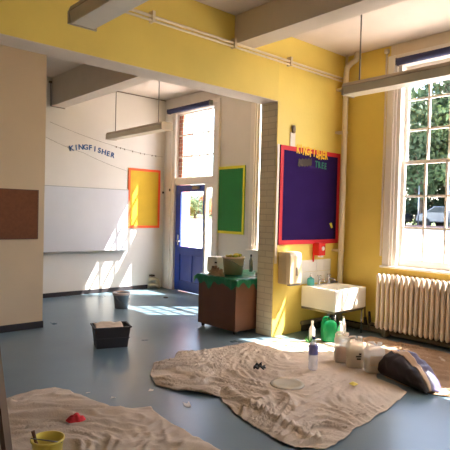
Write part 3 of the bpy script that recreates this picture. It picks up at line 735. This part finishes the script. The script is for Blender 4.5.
dust_sheet('left', [(.6, 3.95), (1.0, 4.02), (1.334, 4.063), (1.404, 4.09), (1.643, 4.135), (1.793, 4.11), (1.847, 3.977), (1.885, 3.747), (1.947, 3.458), (2.058, 3.322), (2.176, 3.255), (2.135, 2.97), (2.125, 2.719), (2.13, 2.419), (2.12, 2.1), (1.9, 1.6), (.9, 1.8), (.3, 2.4)],
           M['sheet'], .004, .024, 11, 'cotton dust sheet in the lower left corner under the yellow kettle', folds=((1.0, 3.75, 2.0, 3.30, .035, .05), (1.1, 3.30, 2.1, 3.15, .02, .05), (1.3, 3.95, 1.9, 3.62, .03, .035), (1.5, 3.0, 2.1, 2.5, .012, .05)))
dust_sheet('main', [(2.833, 4.185), (2.60, 3.90), (2.49, 3.641), (2.515, 3.527), (2.552, 3.407), (2.66, 3.44), (2.759, 3.372), (2.875, 3.283), (2.85, 3.20), (2.732, 3.093), (2.618, 2.811), (2.558, 2.556), (2.52, 2.279), (2.524, 2.092), (2.666, 1.979), (2.90, 1.99), (3.082, 2.036), (3.552, 2.084), (3.885, 2.147), (4.10, 2.20), (4.17, 2.36), (4.22, 2.56), (4.50, 2.78), (4.68, 3.0), (4.80, 3.25), (4.95, 3.55), (4.98, 3.85), (4.698, 3.93), (4.55, 4.12), (4.363, 4.20), (4.12, 4.23), (3.798, 4.25), (3.427, 4.30), (3.297, 4.40), (3.108, 4.22), (2.978, 4.22)],
           M['sheet'], .006, .022, 3, 'large crumpled dust sheet spread in the middle of the floor in front of the pier', folds=((2.9, 3.4, 2.75, 2.4, .03, .035), (2.75, 2.45, 2.7, 2.05, .03, .03), (3.1, 3.5, 3.6, 3.15, .035, .06), (3.55, 3.2, 3.05, 2.6, .03, .05), (3.1, 2.85, 2.7, 2.75, .025, .04), (2.7, 3.9, 3.3, 3.7, .035, .05)))
dust_sheet('rad', [(4.24, 2.30), (4.30, 2.52), (4.56, 2.76), (4.74, 2.98), (4.86, 3.22), (5.0, 3.45), (5.30, 3.60), (5.62, 3.52), (5.66, 3.0), (5.64, 2.2), (5.5, 1.5), (4.7, 1.45), (4.52, 1.75), (4.30, 1.86), (4.22, 2.02), (4.25, 2.14)],
           M['sheetb'], .004, .030, 23, 'brown-tinged dust sheet gathered in long folds below the radiator', folds=tuple((4.55+.16*k, 3.3-.12*abs(k-2)+.1, 4.75+.16*k, 1.6, .045, .030) for k in range(6)))

# ------------------------------------------------------------------ jugs and bottles
def jug(x, y, rz, wd, dp, h, body, liq, lvl, label, capm, extra=None):
    t = thing('plastic_jug', label, 'jug', (x, y, .012), rz)
    n = 28; prof = [(.93, 0), (1, .012), (1, h*.70), (.95, h*.78), (.70, h*.86), (.55, h*.885)]
    MB().lathe([(1e-6, .0)]+prof+[(1e-6, h*.885)], (0, 0, 0), n, sx=wd/2, sy=dp/2, p=5).build('jug_body', body, t)
    s = MB().lathe([(1e-6, .004)]+[(.91, .004), (.965, .014), (.965, lvl*h), (1e-6, lvl*h)], (0, 0, 0), n, sx=wd/2, sy=dp/2, p=5).build('liquid', liq, t)
    hd = MB().tube([(-wd*.40, 0, h*.74), (-wd*.40, 0, h*.93), (-wd*.33, 0, h*.985), (-wd*.05, 0, h*.985), (.02*wd, 0, h*.92), (.04*wd, 0, h*.86)], .013, 10).build('handle', body, t)
    MB().lathe([(.020, h*.87), (.020, h*.90), (.024, h*.90), (.024, h*.98), (.02, h), (0, h)], (wd*.27, 0, 0), 18).build('cap', capm, t)
    if extra: extra(t)
    return t
FD = -0.66   # faces turned towards the room
def lab2(t):
    B(-.01, .045, -.068, -.0665, .11, .125).build('dark_mark', M['black'], t); B(.0, .04, -.068, -.0665, .085, .10).build('dark_mark', M['black'], t); B(.02, .045, -.068, -.0665, .13, .15).build('dark_mark', M['black'], t)
def lab3(t): B(-.065, .065, -.068, -.0663, .07, .165).build('paper_label', M['card'], t)
jug(4.40, 3.09, -.72, .155, .12, .30, M['jug'], M['liqb'], .47, 'cloudy jug half full of brown liquid, left of the three jugs', M['jug'])
jug(4.35, 2.90, -.72, .165, .13, .30, M['jug'], M['liqc'], .60, 'cream jug with dark marks, middle of the three jugs', M['whitep'], lab2)
jug(4.36, 2.69, -.66, .185, .13, .285, M['jugw'], M['liqw'], .52, 'clear white jug with a beige label, right of the three jugs', M['jugw'], lab3)
jug(4.985, 3.70, -.6, .17, .14, .285, M['green'], M['liqg'], .62, 'green jug standing under the sink', M['black'])
small_bottle(4.80, 3.80, .25, .035, M['whitep'], 'white bottle on the floor left of the green jug', .012, 'whitep', 'cleaning_bottle')
small_bottle(5.12, 3.63, .23, .035, M['whitep'], 'white bottle on the floor close to the right of the green jug', .012, 'whitep', 'cleaning_bottle')
small_bottle(5.36, 3.76, .25, .036, M['whitep'], 'cream-white bottle under the sink, furthest right of the green jug', .012, 'card', 'cleaning_bottle')
t = thing('water_bottle', 'large clear drink bottle with a blue label on the dust sheet', 'bottle', (3.93, 3.09, .012))
MB().lathe([(.0, .006), (.035, 0), (.044, .012), (.044, .06), (.041, .075), (.044, .09), (.044, .215), (.036, .25), (.018, .285), (.015, .30)], (0, 0, 0), 28).build('bottle_body', M['bottle'], t)
MB().lathe([(.0445, .15), (.0452, .152), (.0452, .232), (.040, .245)], (0, 0, 0), 28).build('label_sleeve', M['blabel'], t)
MB().lathe([(.017, .295), (.017, .32), (0, .322)], (0, 0, 0), 16).build('cap', M['bcap'], t)
# clear lid on sheet
t = thing('clear_lid', 'round clear plastic lid lying on the large dust sheet', 'lid', (3.39, 2.94, .014))
MB().open_lathe([(0, .006), (.105, .006), (.115, .012), (.14, .012), (.148, .003), (.150, .006), (.143, .017), (.112, .017), (.103, .010), (0, .010)], (0, 0, 0), 40).build('lid_disc', M['lid'], t)
f = MB().add([(-.04, -.03, 0), (.0, -.045, .01), (.045, -.01, .002), (.03, .03, .012), (-.02, .035, .002), (0, 0, .018)], [(0, 1, 5), (1, 2, 5), (2, 3, 5), (3, 4, 5), (4, 0, 5)]).xf(Matrix.Translation((3.83, 2.56, .03)))
tag(f.build('yellow_wrapper', M['ybuck'], solid=.002), 'small bright yellow scrap on the large dust sheet', 'wrapper')
# dark clump
f = MB()
for k in range(9):
    a = k*.9; f.tube([(3.47+.02*math.cos(a), 3.36+.02*math.sin(a), .05+.006*(k % 3)), (3.47+.055*math.cos(a+.5), 3.36+.045*math.sin(a+.5), .07+.012*math.sin(k*2.0)), (3.47+.06*math.cos(a+1.2), 3.36+.05*math.sin(a+1.2), .045)], .009, 7)
tag(f.build('cable_bundle', M['black']), 'small dark tangled cable on the crumpled dust sheet near the pier', 'cable bundle')
# green tuft
f = MB()
for k in range(14):
    a = k*2.4; r1 = .03+.03*(k % 3)/2; f.add([(4.74+.2*r1*math.cos(a), 3.79+.2*r1*math.sin(a), .004), (4.74+r1*math.cos(a), 3.79+r1*math.sin(a), .05+.01*(k % 4)), (4.74+r1*1.2*math.cos(a+.4), 3.79+r1*1.2*math.sin(a+.4), .03)], [(0, 1, 2)])
tag(f.build('green_scrub_pad', mat('green_scourer', srgb(60, 110, 50), .9), solid=.003), 'little ragged green clump on the floor left of the green jug', 'scourer')

# ------------------------------------------------------------------ dark bag below the radiator
t = thing('holdall_bag', 'slumped dark bag with a cream trim below the radiator', 'bag', (4.40, 2.36, .012))
L1 = Vector((-.32, -.947, 0)); L2 = Vector((.947, -.32, 0)); O0 = Vector((-.06, .19, 0))
HS = [(-.06, .06, .16), (-.03, .16, .24), (.04, .22, .26), (.11, .238, .30), (.19, .228, .31), (.28, .20, .31), (.36, .165, .28), (.43, .12, .24), (.49, .075, .18), (.53, .02, .12)]
def bagp_(s_, h, wd, q):    # q 0..1 front, 1..2 back
    if q <= 1: d = wd*(-.26*math.sin(PI*q)+.22*q**2)+.02*noise.noise(Vector((s_*14, q*3, 4)))*math.sin(PI*q); z = h*math.sin(q*PI/2)**.9
    else:
        k = q-1; d = wd*(.22+.78*k); z = h*(1+.10*math.sin(min(1, k*2.4)*PI/2))*(1-k**3.2)
    p = O0+L1*s_+L2*d
    nn = 1+.16*noise.noise(Vector((p.x*9, p.y*9, z*9)))+.08*noise.noise(Vector((p.x*22, p.y*22, z*22)))
    return (p.x, p.y, max(.001, z*nn))
def bag_surf(q0, q1, nq, nm, m, smooth=True, lift=0, solid=.006):
    fine = []
    for (a, b) in zip(HS, HS[1:]):
        for k in range(5): t_ = k/5; fine.append(tuple(a[i]+(b[i]-a[i])*t_ for i in range(3)))
    fine.append(HS[-1]); V = []
    for s_, h, wd in fine:
        for k in range(nq+1):
            p = bagp_(s_, h, wd, q0+(q1-q0)*k/nq); V.append((p[0]-L2.x*lift, p[1]-L2.y*lift, p[2]+lift))
    n = nq+1
    return MB().add(V, [(j*n+i, j*n+i+1, (j+1)*n+i+1, (j+1)*n+i) for j in range(len(fine)-1) for i in range(nq)], True).build(nm, m, t, solid=solid)
bag_surf(0, .93, 12, 'bag_body', M['bagd'])
bag_surf(1.06, 2, 14, 'side_panel', M['bagp'])
bag_surf(.90, 1.10, 4, 'cream_trim', M['bagt'], lift=.006, solid=.008)
f = MB().tube([tuple(O0+L1*(.20-.03*k)+L2*(.26+.022*k+.02*math.sin(k))+Vector((0, 0, .035+.02*math.sin(k*.6)))) for k in range(9)], .024, 10)
f.build('strap', M['bagd'], t)

# ------------------------------------------------------------------ tub and buckets in the far half
t = thing('mixing_tub', 'dark rectangular plastic tub with pale residue on the blue floor', 'tub', (2.83, 5.04, 0), math.radians(-19))
def rect_tub(w0, d0, w1, d1, h, th):
    o0 = [(-w0/2, -d0/2), (w0/2, -d0/2), (w0/2, d0/2), (-w0/2, d0/2)]; o1 = [(-w1/2, -d1/2), (w1/2, -d1/2), (w1/2, d1/2), (-w1/2, d1/2)]
    sh = lambda L, t_: [(x-math.copysign(t_, x), y-math.copysign(t_, y)) for x, y in L]
    V = [(x, y, 0) for x, y in o0]+[(x, y, h) for x, y in o1]+[(x, y, h) for x, y in sh(o1, th)]+[(x, y, .012) for x, y in sh(o0, th)]
    return MB().add(V, [(3, 2, 1, 0)]+[(r*4+k, r*4+(k+1) % 4, r*4+4+(k+1) % 4, r*4+4+k) for r in range(3) for k in range(4)]+[(12, 13, 14, 15)])
rect_tub(.335, .20, .385, .26, .235, .006).build('tub_body', M['tub'], t, bevel=.012)
f = MB()
for a in ((-.205, .205, -.145, -.128), (-.205, .205, .128, .145), (-.205, -.188, -.128, .128), (.188, .205, -.128, .128)): f.box(*a, .222, .236)
f.build('rim', M['tub'], t, bevel=.004)
f = MB(); f.box(-.185, .185, -.128, -.121, .105, .115); f.build('moulded_rib', M['tub'], t)
f = MB(); V = []
for j in range(9):
    for i in range(15):
        x = -.172+.30*i/14; y = -.115+.23*j/8; V.append((x, y, .205+.018*noise.noise(Vector((x*14, y*14, 2)))+.03*(j/8)))
f.add(V, [(j*15+i, j*15+i+1, (j+1)*15+i+1, (j+1)*15+i) for j in range(8) for i in range(14)], True)
c_ = f.build('plaster_residue', M['card'], t, solid=.01)
t = thing('builders_bucket', 'grey bucket with a pale rim standing in the sun by the back wall', 'bucket', (4.06, 6.93, 0), .3)
MB().open_lathe([(0, .0), (.098, .0), (.122, .215), (.13, .215), (.13, .235), (.118, .235), (.094, .01), (0, .01)], (0, 0, 0), 36).build('bucket_body', M['greyp'], t)
MB().open_lathe([(.120, .205), (.136, .205), (.136, .245), (.118, .245), (.120, .205)], (0, 0, 0), 36).build('rim', mat('pale_pink_rim', srgb(216, 196, 188), .5), t)
MB().tube([(.132*math.cos(a), .132*math.sin(a), .19-.12*max(0, math.sin(a-PI))) for a in [PI+PI*k/14 for k in range(15)]], .004, 6).build('handle', M['metal'], t)
# yellow paint kettle lower left
t = thing('paint_kettle', 'small yellow paint kettle with a brush on the lower-left dust sheet', 'paint kettle', (1.205, 2.85, .012))
MB().open_lathe([(0, 0), (.072, 0), (.088, .155), (.095, .157), (.095, .167), (.086, .168), (.069, .008), (0, .008)], (0, 0, 0), 36).build('kettle_body', M['ybuck'], t)
MB().lathe([(0, .03), (.074, .03), (.074, .034), (0, .034)], (0, 0, 0), 30).build('paint', mat('yellow_green_paint', srgb(150, 140, 50), .3), t)
MB().tube([(.09*math.cos(a), .09*math.sin(a), .15+.045*math.sin((a-2.2))) for a in [2.2+PI*k/14 for k in range(15)]], .003, 6).build('wire_handle', M['metal'], t)
t = thing('paint_brush', 'brush with a brown handle leaning in the yellow paint kettle', 'brush', (1.18, 2.87, .047))
f = MB().tube([(0, 0, 0), (-.012, .015, .05)], [.016, .018], 10); f.build('bristles', M['card'], t)
MB().tube([(-.012, .015, .05), (-.018, .022, .075)], .019, 10).build('ferrule', M['metal'], t)
MB().tube([(-.018, .022, .075), (-.025, .032, .11), (-.036, .046, .165)], [.012, .009, .011], 10).build('handle', M['wood'], t)
# red cloth
def crumple(name, cx, cy_, rx, ry, h, m, z, seed, label, cat, rot=0):
    V = []; nu, nv = 26, 10
    for j in range(nv+1):
        for i in range(nu):
            a = i/nu*2*PI; r_ = j/nv*(1+.35*noise.noise(Vector((math.cos(a)*1.5, math.sin(a)*1.5, seed))))
            x = rx*r_*math.cos(a); y = ry*r_*math.sin(a); hh = h*(1-(j/nv)**2)*(.6+.9*abs(noise.noise(Vector((x*25, y*25, seed)))))
            V.append((cx+x*math.cos(rot)-y*math.sin(rot), cy_+x*math.sin(rot)+y*math.cos(rot), z+hh))
    f = MB().add(V, [(j*nu+i, j*nu+(i+1) % nu, (j+1)*nu+(i+1) % nu, (j+1)*nu+i) for j in range(nv) for i in range(nu)], True)
    return tag(f.build(name, m), label, cat)
crumple('cleaning_cloth', 1.60, 3.33, .062, .06, .05, M['redcl'], .03, 4, 'small crumpled red cloth on the lower-left dust sheet', 'cloth', -.5)
# paper scraps on the floor
def scrap(x, y, pts, label, m=M['paper'], z=.003):
    V = [(x+a, y+b, z+c) for a, b, c in pts]; n = len(V)
    f = MB().add(V, [list(range(n))]); tag(f.build('paper_scrap', m, solid=.002), label, 'paper')
scrap(2.43, 3.13, [(-.03, -.05, 0), (.0, -.06, .004), (.03, -.01, 0), (.045, .03, .006), (.015, .015, .002), (.0, .05, .004), (-.02, .01, 0)], 'leaf-shaped white scrap on the blue floor between the two dust sheets')
scrap(2.39, 3.57, [(-.025, 0, 0), (.0, -.025, .003), (.03, 0, 0), (.01, .03, .005)], 'white scrap on the blue floor left of the large dust sheet')
scrap(2.05, 3.60, [(-.02, 0, 0), (.005, -.025, .01), (.03, 0, 0), (0, .02, .01)], 'small white scrap beside the corner of the lower-left dust sheet')
scrap(1.95, 3.83, [(-.02, 0, 0), (.005, -.012, .003), (.025, 0, 0), (0, .012, .002)], 'tiny pale scrap behind the lower-left dust sheet')
f = MB().open_lathe([(.02, 0), (.04, 0), (.04, .016), (.02, .016), (.02, 0)], (5.16, 7.31, .001), 20)
tag(f.build('tape_ring', M['bark']), 'small brown tape ring on the floor in front of the blue door', 'tape ring')
# pipes in the far corner
t = thing('corner_pipework', 'white pipe bends boxed at the floor corner left of the blue door', 'pipe', (5.64, 8.30, 0))
for dz, dy in ((0, 0), (.12, .0)):
    MB().tube([(5.50, 8.36, .06+dz), (5.62, 8.36, .07+dz), (5.68, 8.34, .05+dz), (5.70, 8.32, .0)], .032, 12).build('pipe_bend', M['pipe'], t, world=True)
B(5.53, 5.60, 8.31, 8.41, .24, .27).build('cap_plate', M['bark'], t, world=True)
# dark blade-like scraper stuck behind the pipe by the radiator
t = thing('dusting_brush', 'dark brush leaning on the yellow wall left of the radiator', 'brush', (5.86, 3.76, .081))
MB().tube([(0, 0, 0), (.01, .02, .10)], [.03, .022], 10).build('brush_head', M['bagd'], t); MB().tube([(.01, .02, .10), (.045, .05, .28)], [.012, .008], 8).build('handle', M['wood'], t)

# ------------------------------------------------------------------ step ladder at the left edge
def at(px, py, depth):
    d = fw + right*((px-225)/F) - up*((py-225)/F)
    return Vector((0, 0, EYE)) + d*depth
t = thing('wooden_stepladder', 'wooden stepladder at the left edge of the photo, mostly out of frame', 'ladder', (.95, 2.7, 0))
A0 = Vector((.945, 2.66, 0.0)); A1 = Vector((.66, 2.45, 1.75)); off = Vector((-.36, .32, 0)); offt = Vector((-.28, .25, 0))
def beam(a, b, wx, wy, nm, m):
    a, b = Vector(a), Vector(b); d = (b-a).normalized(); u = Vector((off.x, off.y, 0)).normalized(); w_ = d.cross(u).normalized(); V = []
    for p in (a, b):
        for s1, s2 in ((-1, -1), (1, -1), (1, 1), (-1, 1)): V.append(p+u*wx*s1+w_*wy*s2)
    return MB().add(V, [(0, 1, 2, 3), (7, 6, 5, 4)]+[(k, (k+1) % 4, 4+(k+1) % 4, 4+k) for k in range(4)]).build(nm, m, t, world=True)
beam(A0, A1, .012, .035, 'stile', M['ywood']); beam(A0+off, A1+offt, .012, .035, 'stile', M['ywood'])
bk = Vector((-.45, -.55, 0))
beam(A0+bk, A1, .011, .022, 'rear_leg', M['ywood']); beam(A0+off+bk, A1+offt, .011, .022, 'rear_leg', M['ywood'])
for k in range(1, 8):
    s = k/7.6; a = A0+(A1-A0)*s; b = A0+off+(A1+offt-A0-off)*s
    mid = (a+b)/2; V = []
    u = (b-a); n_ = Vector((-.63, -.77, 0)).normalized()
    f = MB(); 
    for z in (-.011, .011):
        for p, q in ((a, -.05), (b, -.05), (b, .05), (a, .05)): V.append(p+n_*q+Vector((0, 0, z)))
    f.add(V, [(3, 2, 1, 0), (4, 5, 6, 7)]+[(i, (i+1) % 4, 4+(i+1) % 4, 4+i) for i in range(4)]); f.build('tread', M['ywood'], t, world=True)

# ------------------------------------------------------------------ outside
f = MB().add([(6.15, -60, -.12), (6.15, 70, -.12), (9, 70, -.12), (9, -60, -.12), (30, 70, .86), (30, -60, .86)], [(0, 3, 2, 1), (3, 5, 4, 2)])
struct('ground_yard', f, M['yard'])
f = MB().add([(30, -60, .86), (30, 70, .86), (36, 70, .88), (36, -60, .88)], [(0, 1, 2, 3)]); struct('ground_road', f, M['road'])
f = MB().add([(36, -60, .88), (36, 70, .88), (120, 120, 1.2), (120, -80, 1.2)], [(0, 1, 2, 3)]); struct('ground_grass', f, M['grass'])
tag(B(30.0, 30.25, -10, 20.5, .86, 1.06).build('boundary_wall', M['lowwall']), 'low brick wall along the far side of the yard seen through the near window', 'wall')
def leaf_cloud(n, rx, ry, rz, seed, size, clumps=26):
    rnd = random.Random(seed); cl = []
    for k in range(clumps):
        while True:
            p = Vector((rnd.uniform(-1, 1), rnd.uniform(-1, 1), rnd.uniform(-1, 1)))
            if .35 < p.length < 1: break
        cl.append((Vector((p.x*rx*.8, p.y*ry*.8, p.z*rz*.8)), rnd.uniform(.22, .42)))
    V = []; Fc = []
    for i in range(n):
        c, r_ = rnd.choice(cl); d = Vector((rnd.gauss(0, 1), rnd.gauss(0, 1), rnd.gauss(0, 1))).normalized()*r_*rnd.uniform(.7, 1.05)
        p = c+Vector((d.x*rx, d.y*ry, d.z*rz)); a = Vector((rnd.gauss(0, 1), rnd.gauss(0, 1), rnd.gauss(0, 1))).normalized(); b = a.orthogonal().normalized(); s = size*rnd.uniform(.6, 1.3)
        k = len(V); V += [p-a*s, p+b*s*.5, p+a*s, p-b*s*.5]; Fc.append((k, k+1, k+2, k+3))
    return MB().add(V, Fc)
protos = {}
def tree(x, y, zg, r_, h, trunk, key, leafm, label, group='trees beyond the yard', n=8000, size=.15):
    t = thing('broadleaf_tree', label, 'tree', (x, y, zg), random.uniform(0, 6), group)
    k = (key, leafm)
    if k not in protos:
        o = leaf_cloud(n, 1, 1, 1, key, size/3.2).build('foliage', M[leafm], t); protos[k] = o.data
    else:
        o = bpy.data.objects.new('foliage', protos[k]); C.objects.link(o); o.parent = t
    o.scale = (r_, r_, h/2); o.location = (0, 0, trunk+h/2)
    tb = MB().tube([(0, 0, -.1), (.05, 0, trunk*.5), (0, .08, trunk+h*.4)], [.24, .18, .1], 9)
    for q in range(5):
        a = q*1.3; tb.tube([(0, .05, trunk*.8+.2*q), (r_*.35*math.cos(a), r_*.35*math.sin(a), trunk+h*.35+.25*q)], [.09, .03], 6)
    tb.build('trunk', M['bark2'], t)
spots = [(33.5, 17.4, 4.2, 9.5, 1.9, 1, 'leaf2', 'dark tree outside, behind the left edge of the near window'), (34.0, 14.0, 3.6, 8.2, 2.4, 2, 'leaf', 'bright green tree outside, seen in the second column of near-window panes'),
         (37.5, 19.5, 4.5, 10.5, 1.2, 3, 'leaf2', 'tall dark tree outside, furthest behind the near window'), (33.0, 10.5, 4.0, 9.0, 2.0, 1, 'leaf', 'green tree outside, hidden right of the near window frame'),
         (39.0, 15.5, 4.6, 9.8, .8, 2, 'leaf2', 'dark tree outside, behind the bright green one'), (38.0, 11.0, 4.6, 10.5, .8, 3, 'leaf2', 'dark tree outside, right of all trees in the near window'),
         (36.5, 5.5, 4.5, 9.5, 1.5, 2, 'leaf', 'green tree outside, beyond the right edge of the photo')]
for x, y, r_, h, tr, key, lm, lab in spots: tree(x, y, .87, r_, h, tr, key, lm, lab)
for x, y, r_, h, tr, key, lm, lab in [(32.5, 43.2, 2.0, 2.6, .25, 2, 'leaf', 'round green tree seen through the left of the blue door glass'), (33.6, 42.6, 1.7, 2.0, .25, 1, 'leaf', 'low green tree seen in the middle of the blue door glass'),
                                      (35.2, 42.6, .9, 2.6, .3, 3, 'leaf3', 'orange-brown tree seen through the right of the blue door glass'), (38.0, 50.0, 4.0, 3.0, .2, 3, 'leaf2', 'dark tree behind the others seen through the door glass'), (40.5, 47.5, 3.5, 2.6, .2, 1, 'leaf2', 'dark tree furthest right behind the orange-brown tree')]:
    tree(x, y, .87, r_, h, tr, key, lm, lab, 'small trees seen through the door')
for k in range(9):
    t = thing('hedge_bush', 'dark bush in the hedge behind the parked cars', 'bush', (35.6, 4.5+k*2.3, .88), k*1.1, 'dark bushes behind the parked cars')
    if k == 0: hb = leaf_cloud(2400, 1, 1, 1, 9, .09).build('foliage', M['leaf2'], t)
    else: hb = bpy.data.objects.new('foliage', protos['hedge']); C.objects.link(hb); hb.parent = t
    protos['hedge'] = hb.data; hb.scale = (1.5, 1.5, 1.3); hb.location = (0, 0, 1.25)
def car(x, y, rz, paint, label):
    t = thing('parked_car', label, 'car', (x, y, .88), rz, 'cars parked beyond the yard')
    L = 4.2; Wd = 1.7
    side = [(-2.1, .35), (-2.1, .75), (-1.95, .92), (-1.15, 1.0), (-.55, 1.42), (.75, 1.45), (1.5, 1.0), (2.05, .85), (2.1, .4)]
    V = [(a, -Wd/2, b) for a, b in side]+[(a, Wd/2, b) for a, b in side]; n = len(side)
    MB().add(V, [list(range(n)), [2*n-1-k for k in range(n)]]+[(k, (k+1) % n, n+(k+1) % n, n+k) for k in range(n)]).build('car_body', paint, t, bevel=.06)
    g = [(-1.0, 1.02), (-.5, 1.36), (.68, 1.38), (1.3, 1.02)]
    for s in (-1, 1):
        V = [(a, s*(Wd/2+.004), b) for a, b in g]+[(a, s*(Wd/2-.02), b) for a, b in g]
        MB().add(V, [(0, 1, 2, 3), (7, 6, 5, 4)]+[(k, (k+1) % 4, 4+(k+1) % 4, 4+k) for k in range(4)]).build('side_window', M['cgl'], t)
    for a in (-1.3, 1.3):
        for s in (-1, 1): MB().tube([(a, s*.68, .32), (a, s*.87, .32)], .32, 20).build('wheel', M['tyre'], t)
car(33.3, 15.2, 1.45, M['carp'], 'silver car parked beyond the low wall, centre of the near window')
car(33.4, 10.4, 1.62, M['carb'], 'dark blue car parked beyond the low wall, right of the silver car')
car(33.6, 20.6, 1.55, M['carb'], 'dark car parked beyond the low wall, left of the silver car')
for x, y, lab in ((31.3, 14.45, 'thin grey post outside right of the silver car'), (31.4, 16.5, 'thin grey post outside left of the silver car')):
    tag(MB().tube([(x, y, .86), (x, y, 3.6)], .05, 8).build('street_post', M['alu']), lab, 'post')
